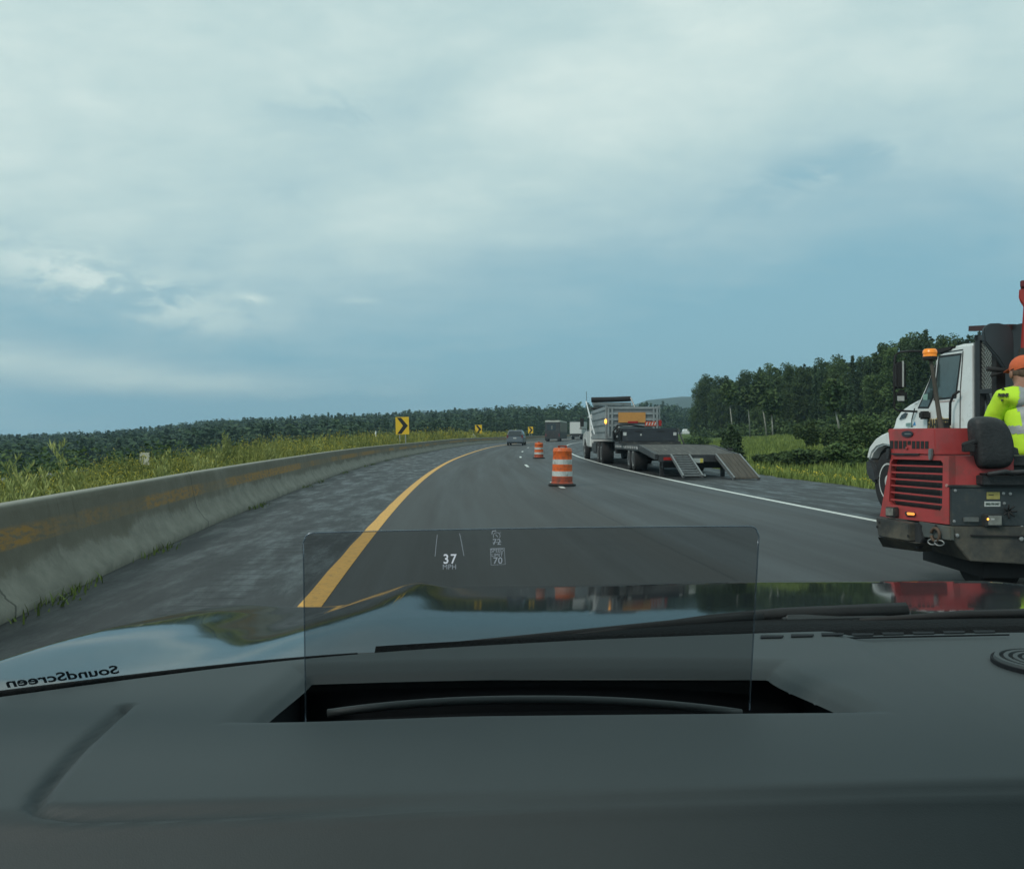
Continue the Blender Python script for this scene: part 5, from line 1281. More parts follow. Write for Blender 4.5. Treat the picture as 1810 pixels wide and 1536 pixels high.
    MB().prism([(X0+.13, Yr-.045, ry(0, 944).z), (X1, Yr-.045, ry(0, 950).z), (X1, Yr-.045, ry(0, 952).z), (X0+.13, Yr-.045, ry(0, 946).z)], (0, .012, 0)).build('skirt_seam', M_BLK, t)
    for (u, v) in ((1686.5, 867), (1684.5, 921), (1771.5, 872), (1783.5, 872.5), (1773, 889.5), (1804, 931)):
        p = ry(u, v); MB().lathe([(.011, 0), (.011, .006), (.005, .008)], (p.x, Yr-.012, p.z), (0, -1, 0), 12).build('bolt', M_GALV, t, smooth='auto')
    for (u, v, r) in ((1687, 945, .013), (1799.5, 951, .016)):
        p = ry(u, v); MB().lathe([(r, 0), (r, .012), (r*.5, .014)], (p.x, Yr-.030, p.z), (0, -1, 0), 12).build('bolt', M_GALV, t, smooth='auto')
    def plate(nm, u0, v0, u1, v1, m, th=.004, y=None, bev=0.0):
        a, b = ry(u0, v0), ry(u1, v1); y = Yr-.012 if y is None else y
        return MB().box((a.x, y-th, b.z), (b.x, y-.0005, a.z)).build(nm, m, t, bevel=bev)
    s1 = plate('warning_sticker', 1742, 869.5, 1765, 882, mat('worn_yellow_sticker', (.38, .33, .10), .5, var=.25, scale=40), .003)
    p = ry(1757, 876); 
    q = MB().box((ry(1745, 0).x, Yr-.0165, ry(0, 875).z), (ry(1754, 0).x, Yr-.0152, ry(0, 873.5).z)).build('warning_print', M_DARK, None); q.parent = s1; q.data.transform(base_matrix(t).inverted())
    s2 = plate('phone_sticker', 1738, 886, 1766, 895, mat('white_sticker', (.52, .55, .53), .5, var=.05), .003)
    p = ry(1752, 890.5); q = put_text('(800)-700-2467', .022, (p.x, Yr-.0165, p.z), (1, 0, 0), (0, 0, 1), 'phone_number', mat('green_black_ink', (.04,.07,.05), .6), None, extr=.0006, bold=.0006, sx=.72); q.parent = s2; q.data.transform(base_matrix(t).inverted())
    plate('oblong_reflector', 1700, 913.5, 1727, 922, mat('grey_reflector', (.13, .14, .135), .35, var=.3, scale=20), .018, bev=.004)
    wl = plate('work_lamp', 1734, 908, 1764, 929, M_DARK, .05, bev=.005)
    a, b = ry(1738, 910), ry(1761.5, 926.5); q = MB().box((a.x, Yr-.068, b.z), (b.x, Yr-.0625, a.z)).build('lamp_lens', mat('grey_lamp_lens', (.22, .23, .21), .15, var=.35, scale=25), None, bevel=.002); q.parent = wl; q.data.transform(base_matrix(t).inverted())
    p = ry(1746, 917.5, -.07); q = MB().ell((p.x, Yr-.070, p.z), (.008, .004, .008), 10, 6).build('bulb', M_AMB, None); q.parent = wl; q.data.transform(base_matrix(t).inverted())
    p = ry(1754.5, 917.5, -.07); q = MB().box((p.x-.012, Yr-.0705, p.z-.006), (p.x+.012, Yr-.0685, p.z+.006)).build('reflector_chip', M_CLEAR, None); q.parent = wl; q.data.transform(base_matrix(t).inverted())
    mb = MB(); p = ry(1779, 903)
    for k in range(7): a = k*.9; mb.tube([(p.x, Yr-.02, p.z), (p.x+.05*math.cos(a), Yr-.05, p.z+.05*math.sin(a))], .006, 5)
    mb.build('cable_knot', M_BLK, t, smooth=True)
    MB().box((4.30, Yr-.08, zc0-.10), (4.75, Yr-.032, zc0+.02)).build('toolbox', M_SKIRT, t, bevel=.01)
    # platform and seat
    Ys = 6.50
    def sy(u, v, Y=Ys): return px(u, v, Y)
    mb = MB(); a, b = sy(1728, 831), sy(1810, 858); mb.box((a.x, Ys-.07, zc1+.02), (4.6, Ys+.55, zc1+.09)); mb.box((a.x+.02, Ys-.05, zc1+.095), (4.55, Ys+.5, a.z-.02)); mb.build('seat_base', M_VINYL, t, bevel=.02)
    mb = MB()
    for k in range(5): mb.tube([(a.x+.02+.16*k, Ys-.10, zc1+.10+.015*math.sin(k*2)), (a.x+.14+.16*k, Ys-.115, zc1+.12), (a.x+.20+.16*k, Ys-.10, zc1+.105)], .018, 6)
    mb.build('seat_bellows', M_VINYL, t, smooth=True)
    # backrest: rounded shield, slightly reclined
    prof = [(1717, 748), (1720, 740), (1728, 735.5), (1745, 735), (1762, 737), (1774, 743), (1784, 757), (1790, 775), (1793, 795), (1792, 812), (1786, 826), (1770, 830), (1735, 830), (1727, 825), (1723, 805), (1719, 775)]
    mb = MB(); fr = [sy(u, v) for u, v in prof]; cen = sum(fr, Vector())/len(fr); 
    rings = [[cen+(p-cen)*k+Vector((0, dy, 0)) for p in fr] for k, dy in ((.55, -.055), (.85, -.045), (.97, -.015), (1, .03), (.96, .09), (.8, .11))]
    vr = [[mb.bm.verts.new(p) for p in r] for r in rings]
    for i in range(len(vr)-1):
        for k in range(len(fr)): k2 = (k+1) % len(fr); mb.bm.faces.new((vr[i][k], vr[i][k2], vr[i+1][k2], vr[i+1][k]))
    mb.bm.faces.new(vr[0][::-1]); mb.bm.faces.new(vr[-1]); mb.build('seat_backrest', M_VINYL, t, smooth=True, subd=2)
    MB().box((sy(1733, 0).x, Ys+.05, sy(0, 832).z), (sy(1790, 0).x, Ys+.5, sy(0, 818).z)).build('seat_cushion', M_VINYL, t, bevel=.035, smooth='auto')
    mb = MB(); p = sy(1790, 800); mb.box((p.x-.02, Ys+.02, sy(0, 832).z), (p.x+.55, Ys+.5, sy(0, 806).z)); mb.build('second_seat_cushion', M_VINYL, t, bevel=.04, smooth='auto')
    mb = MB(); mb.tube([sy(1724, 780, 6.47), sy(1706, 786, 6.46), sy(1700, 787, 6.46)], [.02, .022, .014], 8); mb.box(sy(1705, 799, 6.44), sy(1724, 785, 6.44)+Vector((0, .05, 0))); mb.build('armrest_control', M_BLK, t, bevel=.008)
    # beacon on a bent pole
    Yb = 6.85
    MB().tube([px(1671, 802, Yb), px(1664, 760, Yb), px(1655, 700, Yb), px(1648, 650, Yb), px(1645, 634, Yb)], [.020, .019, .016, .014, .014], 10).build('beacon_pole', mat('dusty_pole', (.085, .075, .06), .7, var=.3), t, smooth=True)
    c = px(1644, 636, Yb); bc = MB().lathe([(.052, 0), (.055, .012), (.052, .024)], c, (0, 0, 1), 20).build('beacon_base', M_BLK, t, smooth='auto')
    q = MB().lathe([(.050, .024), (.048, .045), (.053, .05), (.050, .072), (.040, .083), (.0, .086)], c, (0, .0, 1), 20, caps=False).build('beacon_lens', mat('amber_beacon', (.85, .26, .02), .25, emis=(1, .28, .02), estr=.22, var=.2, scale=40), None, smooth='auto'); q.parent = bc; q.data.transform(base_matrix(t).inverted())
    # black shield and red mast behind the operator
    Yk = 7.9
    pr = [(1739, 588), (1742, 577), (1752, 571.5), (1768, 571), (1784, 575), (1791, 584), (1793, 600), (1793, 650), (1786, 662), (1775, 650), (1764, 632), (1752, 618), (1741, 604)]
    mb = MB(); mb.prism([px(u, v, Yk) for u, v in pr], (0, .05, 0)); mb.build('heat_shield', mat('blue_black_shield', (.040, .052, .060), .5, var=.2, scale=3), t, bevel=.012)
    MB().box((px(1768, 0, Yk).x, Yk+.06, 1.0), (px(1784, 0, Yk).x, Yk+.14, px(0, 600, Yk).z)).build('shield_post', M_BLK, t)
    mb = MB(); mb.tube([px(1745, 652, Yk), px(1775, 655, Yk), px(1800, 650, Yk)], .022, 7); mb.tube([px(1752, 664, Yk), px(1785, 655, Yk)], .015, 6); mb.build('hydraulic_line', M_BLK, t, smooth=True)
    Ym = 7.7; redm = mat('red_mast_paint', (.42, .045, .035), .45, var=.12)
    z = lambda v: CH-(v-HZ)/F*Ym; x = lambda u: (u-905)/F*Ym
    mb = MB(); mb.prism([(x(1800), Ym, z(690)), (x(1803), Ym, z(640)), (x(1808), Ym, z(560)), (x(1809.5), Ym, z(540)), (x(1801), Ym, z(528)), (x(1802), Ym, z(510)), (x(1850), Ym, z(505)), (x(1850), Ym, z(690))], (.115, .18, 0)); mb.build('mast', redm, t, bevel=.01)
    mb = MB(); mb.prism([(x(1801.5), Ym-.02, z(508)), (x(1850), Ym-.02, z(508)), (x(1850), Ym-.02, z(496)), (x(1801.5), Ym-.02, z(496))], (.125, .2, 0)); mb.build('mast_cap', mat('dark_red_cap', (.16, .02, .02), .5), t, bevel=.008)
    MB().prism([(x(1798), Ym-.01, z(645)), (x(1830), Ym-.01, z(645)), (x(1830), Ym-.01, z(615)), (x(1800), Ym-.01, z(615))], (.12, .2, 0)).build('mast_collar', M_SKIRT, t, bevel=.01)
    # running gear and belly
    MB().box((3.52, 6.62, .16), (4.7, 7.6, zc0-.05)).build('belly_frame', M_BLK, t)
    wheel(t, (3.62, 6.98, .29), .29, .26, (1, 0, 0), M_BLK)
    wheel(t, (4.0, 7.75, .29), .29, .26, (1, 0, 0), M_BLK)
    wheel(t, (4.75, 6.95, .29), .29, .26, (-1, 0, 0), M_DARK)
red_machine()

# ------------------------------------------------------------------ operator
def skin(name, verts, edges, radii, m, parent=None, root=0, sub=2, loc=(0,0,0)):
    me = bpy.data.meshes.new(name); me.from_pydata([tuple(v) for v in verts], edges, []); o = bpy.data.objects.new(name, me); C.objects.link(o)
    md = o.modifiers.new('skin', 'SKIN'); md.use_smooth_shade = True
    if not me.skin_vertices: me.skin_vertices.new() if hasattr(me.skin_vertices, 'new') else None
    bpy.context.view_layer.update()
    for i, r in enumerate(radii):
        sv = me.skin_vertices[0].data[i]; sv.radius = (r, r) if not isinstance(r, tuple) else r; sv.use_root = (i == root)
    s = o.modifiers.new('subdivision', 'SUBSURF'); s.levels = sub; s.render_levels = sub
    bpy.context.view_layer.update(); dg = bpy.context.evaluated_depsgraph_get(); ev = bpy.data.meshes.new_from_object(o.evaluated_get(dg)); ev.name = name
    for p in ev.polygons: p.use_smooth = True
    o.modifiers.clear(); o.data = ev; bpy.data.meshes.remove(me)
    ev.materials.clear(); ev.materials.append(m)
    if parent is not None: ev.transform(base_matrix(parent).inverted()); o.parent = parent
    return o
def person():
    Y0 = 7.05
    t = thing('person', 'worker in a neon yellow shirt and orange cap seated on the red machine', 'person', (4.10, Y0, .93))
    skinm = mat('weathered_skin', (.30, .15, .10), .6, var=.12, scale=12)
    shirt = mat('neon_yellow_shirt', (.52, .80, .030), .75, var=.08, scale=4, bump=.5, bscale=7)
    grey = mat('silver_reflective_tape', (.30, .32, .32), .45, var=.12, scale=14, bump=.2)
    # continuous body: pelvis, spine, neck, head, arms with hands, legs
    v = []; e = []; r = []
    def add(p, rad, par=None):
        v.append(Vector(p)); r.append(rad)
        if par is not None: e.append((par, len(v)-1))
        return len(v)-1
    pel = add((4.10, Y0, 1.02), .15); wa = add((4.10, Y0+.03, 1.18), .145, pel); chst = add((4.10, Y0+.10, 1.42), .155, wa); nb = add((4.11, Y0+.17, 1.57), .085, chst)
    nk = add((4.12, Y0+.20, 1.64), .060, nb); hd = add((4.13, Y0+.24, 1.72), .088, nk); hd2 = add((4.13, Y0+.25, 1.80), .086, hd)
    nose = add((4.15, Y0+.36, 1.715), .014, hd)
    for s in (-1, 1):
        add((4.13+s*.088, Y0+.225, 1.72), .015, hd)
        sh = add((4.10+s*.185, Y0+.14, 1.53), .068, nb); el_ = add((4.10+s*.215, Y0+.27, 1.27), .050, sh); fa = add((4.10+s*.205, Y0+.42, 1.20), .040, el_); wr = add((4.10+s*.195, Y0+.52, 1.19), .028, fa)
        pm = add((4.10+s*.21, Y0+.57, 1.19), .034, wr); pe = add((4.10+s*.208, Y0+.615, 1.185), .032, pm)
        for k in range(4):
            fx = 4.10+s*(.180+.019*k); L_ = (.030, .036, .034, .026)[k]
            a = add((fx, Y0+.645, 1.18), .009, pe); b = add((fx, Y0+.645+L_, 1.165), .0085, a); add((fx, Y0+.640+L_, 1.135), .0075, b)
        th = add((4.10+s*.170, Y0+.585, 1.175), .011, pm); add((4.10+s*.160, Y0+.625, 1.155), .009, th)
        hp = add((4.10+s*.10, Y0+.06, .99), .095, pel); kn = add((4.10+s*.14, Y0+.48, 1.03), .066, hp); sk = add((4.10+s*.14, Y0+.56, .80), .055, kn); an = add((4.10+s*.14, Y0+.55, .62), .040, sk); add((4.10+s*.14, Y0+.70, .575), .038, an)
    skin('body', v, e, r, skinm, t)
    # shirt
    v = []; e = []; r = []
    pel = add((4.10, Y0, 1.00), (.205, .150)); wa = add((4.10, Y0+.02, 1.15), (.205, .155), pel); ch1 = add((4.10, Y0+.06, 1.30), (.215, .165), wa); ch2 = add((4.10, Y0+.10, 1.43), (.205, .160), ch1); nb = add((4.105, Y0+.15, 1.54), (.15, .115), ch2); add((4.115, Y0+.185, 1.615), .072, nb)
    for s in (-1, 1):
        sh = add((4.10+s*.195, Y0+.13, 1.515), .088, nb); add((4.10+s*.222, Y0+.20, 1.40), .080, sh); add((4.10+s*.235, Y0+.25, 1.29), .074, len(v)-1)
    sh_o = skin('shirt', v, e, r, shirt, t, sub=3)
    for q in sh_o.data.vertices:      # cloth folds
        c_ = q.co; k_ = .007*mnoise.noise((c_.x*9, c_.y*9, c_.z*16))+.004*mnoise.noise((c_.x*20+c_.z*14, c_.y*20, c_.z*34)); q.co = c_+q.normal*k_
    # reflective tape: strips of the shirt surface moved 3 mm out
    def strip(name, test, out=.003, m=grey):
        bm = bmesh.new(); bm.from_mesh(sh_o.data); bm.transform(base_matrix(t))
        bmesh.ops.subdivide_edges(bm, edges=bm.edges, cuts=1, use_grid_fill=True)
        bm.normal_update(); de = [f for f in bm.faces if not test(f.calc_center_median())]; bmesh.ops.delete(bm, geom=de, context='FACES')
        for q in bm.verts: q.co += q.normal*out
        mb = MB(); mb.bm.free(); mb.bm = bm; return mb.build(name, m, t, smooth=True)
    def wide(c, lo, hi): return lo <= c < hi
    strip('reflective_tape', lambda c: wide(c.z, 1.235, 1.300) and c.x > 3.9 - .0 and True)
    strip('shoulder_tape', lambda c: (abs(c.x-(3.985+.05*max(0, (c.z-1.5)/.1))) < .027 or abs(c.x-4.20) < .027) and c.z > 1.30 and c.y < Y0+.26)
    # head wear, ear, hair
    org = mat('orange_cap_cloth', (.62, .125, .045), .8, var=.12, scale=10, bump=.3, bscale=40)
    rot = Matrix.Rotation(R(-16), 3, 'X')
    mb = MB(); mb.ell((4.13, Y0+.235, 1.785), (.099, .112, .098), 26, 16, rot)
    bmesh.ops.delete(mb.bm, geom=[f for f in mb.bm.faces if f.calc_center_median().z < 1.765-.25*(f.calc_center_median().y-Y0-.235)*0], context='FACES'); cp = mb.build('cap', org, t, smooth=True)
    mb = MB(); mb.prism([(4.06, Y0+.32, 1.775), (4.20, Y0+.32, 1.775), (4.195, Y0+.41, 1.75), (4.13, Y0+.435, 1.745), (4.065, Y0+.41, 1.75)], (0, 0, .008)); q = mb.build('brim', org, None, bevel=.003); q.parent = cp; q.data.transform(base_matrix(t).inverted())
    mb = MB(); mb.ell((4.13, Y0+.215, 1.735), (.094, .088, .062), 22, 12); mb.build('hair', mat('brown_grey_hair', (.10, .065, .045), .9, var=.4, scale=40, bump=.6, bscale=120), t, smooth=True)
    mb = MB(); mb.ell((4.035, Y0+.24, 1.725), (.012, .022, .032), 12, 8); mb.build('ear', skinm, t, smooth=True)
    # printed mark on the left shoulder blade
    ink = mat('black_shirt_print', (.02, .022, .015), .8)
    bmat_ = base_matrix(t); shf = Vector((.07, 0, 0))
    def hit(u, v):     # where this spot of the shirt lies, for the print
        o_ = bmat_.inverted() @ (Vector((0, 0, CH))-shf); d_ = (px(u, v, 7)-Vector((0, 0, CH))).normalized()
        ok, loc, nrm, _ = sh_o.ray_cast(o_, d_); return (bmat_ @ loc) if ok else px(u, v, Y0)-shf
    h0, h1, hc, hu, hd_ = hit(1764, 700), hit(1784, 700), hit(1774, 699.5), hit(1774, 690), hit(1772, 707)
    xd_ = (h1-h0); zd_ = (hu-hd_); nn_ = xd_.cross(zd_).normalized(); 
    if nn_.y > 0: nn_ = -nn_
    put_text('FAHRNER', .040, hc+nn_*.008, xd_, zd_-xd_*(zd_.dot(xd_)/xd_.length_squared), 'shirt_lettering', ink, t, extr=.001, bold=.003, sx=xd_.length/.185)
    mb = MB(); c_ = hu+nn_*.006; mb.prism([c_-xd_*.18, c_+xd_*.18, c_+zd_*.28], nn_*.002); c_ = hd_+nn_*.006; mb.prism([c_-xd_*.14, c_+xd_*.14, c_-zd_*.22], nn_*.002); mb.build('shirt_emblem', ink, t)
    v = []; e = []; r = []
    pel = add((4.10, Y0+.02, .98), (.17, .14))
    for s in (-1, 1):
        hp = add((4.10+s*.10, Y0+.08, .99), .108, pel); kn = add((4.10+s*.14, Y0+.48, 1.03), .082, hp); sk = add((4.10+s*.14, Y0+.57, .80), .072, kn); add((4.10+s*.14, Y0+.56, .64), .065, sk)
    tr_ = skin('trousers', v, e, r, mat('dark_work_trousers', (.03, .035, .05), .85), t)
    t.location.x += .07
person()
# ------------------------------------------------------------------ the car we sit in
def own_car():
    t = thing('car', 'dark glossy car in the foreground, its hood and dashboard seen from the driver seat', 'car', (.38, .8, 0))
    EX = ([-.75, -.6, -.5, -.36, -.24, -.1, .1, .35, .67, 1.0, 1.3], [.70, .80, .868, .955, 1.015, 1.058, 1.097, 1.128, 1.160, 1.14, 1.05])
    ex = np.linspace(-.75, 1.3, 206); ey = np.interp(ex, *EX); kk = np.ones(13)/13; ey = np.convolve(np.pad(ey, 6, mode='reflect', reflect_type='odd'), kk, 'valid')
    E = lambda x: float(np.interp(x, ex, ey))
    sst = lambda x, a, b: float(ss(x, a, b))
    # ---------------- hood
    zc = ([.7, 1.0, 1.2, 1.35, 1.6, 1.9, 2.0, 2.08, 2.2, 2.4], [.962, .950, .943, .9335, .912, .884, .868, .835, .74, .55])
    yy_ = np.linspace(.7, 2.4, 341); zz_ = np.interp(yy_, *zc); kk2 = np.ones(25)/25; zz_ = np.convolve(np.pad(zz_, 12, mode='reflect', reflect_type='odd'), kk2, 'valid')
    def zh(x, y):
        z = float(np.interp(y, yy_, zz_)); f = max(0, (y-.95)/1.05)
        z -= .044*f*(1-sst(x, -.50, -.19))                       # falls from the hood crease to the fender
        z += .010*f*math.exp(-((x+.20)/.05)**2)                  # crease along the hood
        z += .012*math.exp(-((x+.57)/.11)**2)*min(1, f*1.5)-.010*(1-sst(x, -.48, -.2))           # fender crown
        z -= .010*math.exp(-((x+.36)/.06)**2)*min(1, f*1.5)      # gutter between
        z += .012*f*sst(x, .0, .55)-.05*sst(x, 1.02, 1.35)
        z -= .55*max(0, -.61-x)**1.5*3                          # rolls over the side
        return z
    xs = np.concatenate([np.linspace(-.80, .1, 118), np.linspace(.115, 1.4, 70)]); n = len(xs); ys = np.linspace(0, 1, 120); V = []
    for k in ys:
        for x in xs:
            y0 = E(x)+.003+ (.0+.11*sst(x, -.08, .35)); y = y0+(2.30-.10*((x-.4)/.9)**2-y0)*k
            V.append((x, y, zh(x, y)))
    V = [tuple(base_matrix(t).inverted() @ Vector(p)) for p in V]
    Fq = [(j*n+i, j*n+i+1, (j+1)*n+i+1, (j+1)*n+i) for j in range(len(ys)-1) for i in range(n-1)]
    paint = bpy.data.materials.new('dark_metallic_paint'); paint.use_nodes = True; b = paint.node_tree.nodes['Principled BSDF']
    tcn = paint.node_tree.nodes.new('ShaderNodeTexCoord'); nn = paint.node_tree.nodes.new('ShaderNodeTexNoise'); nn.inputs['Scale'].default_value = 3; nn.inputs['Detail'].default_value = 8
    rr = paint.node_tree.nodes.new('ShaderNodeMapRange'); paint.node_tree.links.new(tcn.outputs['Object'], nn.inputs[0]); paint.node_tree.links.new(nn.outputs[0], rr.inputs[0]); rr.inputs[3].default_value = .02; rr.inputs[4].default_value = .09
    paint.node_tree.links.new(rr.outputs[0], b.inputs['Coat Roughness'])
    b.inputs['Base Color'].default_value = (.020, .024, .027, 1); b.inputs['Roughness'].default_value = .35; b.inputs['Coat Weight'].default_value = 1; b.inputs['Coat IOR'].default_value = 1.34; b.inputs['Metallic'].default_value = 0; b.inputs['Specular IOR Level'].default_value = .0
    np_mesh('hood', V, Fq, [paint], parent=t, smooth=True)
    # front edge chrome line of the hood lip
    # ---------------- cowl with wipers
    blk = mat('cowl_plastic', (.006, .007, .008), .8, var=.3, scale=20, bump=.4, bscale=200, spec=.15)
    V = []; Fq = []; xx = np.linspace(-.16, 1.3, 80)
    for x in xx:
        w = .004+.135*sst(x, -.10, .32)
        e0 = E(x)
        for k, dz_ in ((-.03, -.02), (0, 0), (.25, .004), (.5, .002), (.8, .001), (1, -.015)):
            V.append((x, e0+max(0, k)*w+(k if k < 0 else 0)*1, .955+dz_-.010*max(0, k)))
    m_ = 6; Fq = [(i*m_+j, (i+1)*m_+j, (i+1)*m_+j+1, i*m_+j+1) for i in range(len(xx)-1) for j in range(m_-1)]
    V = [tuple(base_matrix(t).inverted() @ Vector(p)) for p in V]; np_mesh('cowl', V, Fq, [blk], parent=t, smooth=True)
    mb = MB(); pts = [(x, E(x)+.001, .9485) for x in np.linspace(-.62, -.18, 24)]; mb.tube(pts, [.0065-.0045*k/23 for k in range(24)], 8); mb.build('glass_seal', blk, t, smooth=True)
    # wiper of the driver side: thin arm rising to the right
    a = px(800, 1138, 1.08); 
    wp = [px(812, 1137, 1.09), px(950, 1126, 1.13), px(1100, 1112, 1.17), px(1240, 1099, 1.21), px(1345, 1090, 1.24)]
    w1 = MB().tube(wp, [.003, .005, .006, .007, .008], 8).build('wiper_blade', M_BLK, t, smooth=True)
    wp = [px(1010, 1124, 1.13), px(1130, 1110, 1.18), px(1250, 1094, 1.22), px(1380, 1085, 1.25), px(1600, 1079, 1.26)]
    MB().tube(wp, [.003, .005, .006, .009, .012], 8).build('wiper_arm', M_BLK, t, smooth=True)
    c0, c1 = px(1372, 1090, 1.245), px(1618, 1086, 1.265)
    MB().hull8([c0+Vector((0, -.02, -.010)), c1+Vector((0, -.02, -.012)), c1+Vector((0, .03, -.012)), c0+Vector((0, .03, -.010)), c0+Vector((.01, -.01, .004)), c1+Vector((-.012, -.01, .006)), c1+Vector((-.012, .02, .006)), c0+Vector((.01, .02, .004))]).build('wiper_cover', mat('grey_wiper_cover', (.035, .04, .042), .5), t, bevel=.004)
    wp = [px(1520, 1096, 1.21), px(1700, 1086, 1.23), px(1950, 1080, 1.24)]
    MB().tube(wp, [.003, .006, .007], 8).build('wiper_blade', M_BLK, t, smooth=True)
    # ---------------- dashboard
    # grooves given as points on the dash top (photo position projected to the pad height once)
    def dp(u, v, z=.953): Y = (CH-z)*F/(v-HZ); return ((u-905)/F*Y, Y)
    gl = [dp(222, 1247), dp(190, 1275), dp(140, 1320), dp(95, 1370), dp(72, 1400), dp(66, 1415)]
    gl2 = [(-.3225, .600), (-.3165, .5955), (-.307, .5930), (-.29, .5925), (-.20, .5975), (.15, .617)]
    def segd(x, y, P):
        best = 9
        for (x0, y0), (x1, y1) in zip(P[:-1], P[1:]):
            dx_, dy_ = x1-x0, y1-y0; k = max(0, min(1, ((x-x0)*dx_+(y-y0)*dy_)/(dx_*dx_+dy_*dy_+1e-12))); best = min(best, math.hypot(x-x0-k*dx_, y-y0-k*dy_))
        return best
    wx0, wx1, wy0, wy1 = -.213, .272, .797, .945
    def well(x, y):
        # front edge bows slightly, ends slant
        cx_ = (x-(wx0+wx1)/2)/((wx1-wx0)/2)
        y0 = wy0+.012*sst(x, wx0, wx0+.2); xr = wx1+.035*(1-sst(y, wy0, wy1)); xl = wx0-.012*(1-sst(y, wy0, wy1))
        d = min(x-xl, xr-x, y-y0, wy1+.012*(1-cx_*cx_)-y)
        return d
    def zd(x, y):
        z = .953+.0035*math.sin(x*3)
        yc = .604+.056*x
        z -= .85*max(0, yc-y-.006)+.35*min(max(0, yc-y), .012)+.0022*math.exp(-((y-yc+.002)/.0032)**2)*sst(x, -.31, -.28)                        # rolls down toward the driver
        z += .003*sst(y, yc-.004, yc+.010)
        if x < .12 and y < .9:
            d = segd(x, y, gl+gl2); z -= .0085*math.exp(-(d/.0052)**2)*(1-sst(x, -.24, .10))
        z -= .007*sst(x, .395+.05*(1-y), .445+.10*(1-y))*sst(y, .5, .7)
        z -= .010*sst(y, E(x)-.03, E(x))**2
        d = well(x, y)
        z -= .010*sst(d, -.036, .002)**1.5
        z -= .006*sst(d, -.008, .0)
        return z
    xs = np.unique(np.concatenate([np.arange(-.62, 1.15, .010), np.arange(-.46, .36, .0032)])); xs = xs[np.concatenate([[True], np.diff(xs) > .0013])]; V = []; n = len(xs); ys = np.linspace(0, 1, 205)
    for k in ys:
        for x in xs:
            y = .34+(E(x)-.004-.34)*k; d0 = well(x, y)
            if abs(d0) < .0042:      # pull the ring of vertices onto the rim of the display well
                h_ = .0004; gx = (well(x+h_, y)-well(x-h_, y))/(2*h_); gy = (well(x, y+h_)-well(x, y-h_))/(2*h_); g2 = gx*gx+gy*gy+1e-9
                if abs(d0) < .0021: x2, y2 = x-gx*d0/g2, y-gy*d0/g2
                else: x2, y2 = x, y
            else: x2, y2 = x, y
            V.append((x2, y2, zd(x2, y2)))
    inside = [well(x, y) > -.0004 for x, y, z in V]
    V = [tuple(base_matrix(t).inverted() @ Vector(p)) for p in V]
    Fq = [(j*n+i, j*n+i+1, (j+1)*n+i+1, (j+1)*n+i) for j in range(len(ys)-1) for i in range(n-1)]
    Fq = [q for q in Fq if not (inside[q[0]] and inside[q[1]] and inside[q[2]] and inside[q[3]])]
    pad = mat('dashboard_vinyl', (.044, .055, .058), .60, var=.09, scale=7, bump=.07, bscale=800, spec=.38, ruvar=.05)
    dash = np_mesh('dashboard', V, Fq, [pad], parent=t, smooth=True)
    def sub(o): o.parent = dash; return o
    inv = base_matrix(t).inverted()
    # display well liner
    black = mat('matt_black_liner', (.010, .013, .016), .8, var=.1, spec=.25)
    mb = MB(); zf = .8715
    xa, xb, ya, yb_ = wx0-.022, wx1+.05, wy0-.012, wy1+.026; zt_ = .936
    mb.box((xa, ya, zf), (xb, yb_, zf+.004)); mb.box((xa, yb_-.004, zf+.004), (xb, yb_, zt_)); mb.box((xa, ya, zf+.004), (xb, ya+.004, zt_)); mb.box((xa, ya+.004, zf+.004), (xa+.004, yb_-.004, zt_)); mb.box((xb-.004, ya+.004, zf+.004), (xb, yb_-.004, zt_))
    o = mb.build('display_well', black, None); o.data.transform(inv); sub(o)
    # arched lip of the mirror inside the well
    pts = []
    for k in np.linspace(-1, 1, 25): u = 945+k*365; v = 1236+24*abs(k)**2.2; pts.append(px(u, v, .872))
    o = MB().tube(pts, .0042, 10).build('mirror_lip', mat('grey_lip', (.060, .068, .07), .5), None, smooth=True); o.data.transform(inv); sub(o)
    # defroster slots
    for k in range(8):
        u = 1342+k*54; v = 1127.5-k*2.1; p = min((px(u, v, q) for q in np.arange(1.02, 1.16, .001)), key=lambda p_: abs(p_.z-zd(p_.x, p_.y))); w = 40/F*1.09
        z = zd(p.x+w/2, p.y)
        o = MB().prism([(p.x, p.y-.004, z+.0005), (p.x+w*.95, p.y-.004+.002, z+.0005), (p.x+w*1.15, p.y+.009, z+.0005), (p.x+.004, p.y+.009, z+.0005)], (0, 0, .0012)).build('defroster_slot', black, None); o.data.transform(inv); sub(o)
    o = MB().hull8([Vector((x, y, z)) for z in (.9545, .9565) for x, y in ((.21, 1.072), (.30, 1.077), (.62, 1.106), (.21, 1.074))]).build('defroster_edge', black, None); o.data.transform(inv); sub(o)
    # round speaker grille
    sc = Vector((.588, .965, zd(.588, .965)+.004))
    o = MB().lathe([(.0600, -.004), (.0600, .0005), (.0592, .0012), (.0580, .0005)], sc, (0, 0, 1), 48).build('speaker_rim', black, None, smooth='auto'); o.data.transform(inv); sub(o)
    mb = MB(); 
    prof = [(.0575, .0)]
    for k in range(6): r_ = .056-.009*k; prof += [(r_, .0035), (r_-.0045, .0035), (r_-.0055, -.001), (r_-.0085, -.001)]
    mb.lathe(prof, sc, (0, 0, 1), 48); o = mb.build('speaker_grille', pad, None, smooth='auto'); o.data.transform(inv); sub(o)
    # ---------------- head-up display: the clear combiner pane
    Yb, Yt = .838, .812; zb_ = .925
    TL, TR = px(536, 942, Yt), px(1342, 930, Yt); BL, BR = px(541, 1274, Yb), px(1324, 1254, Yb)
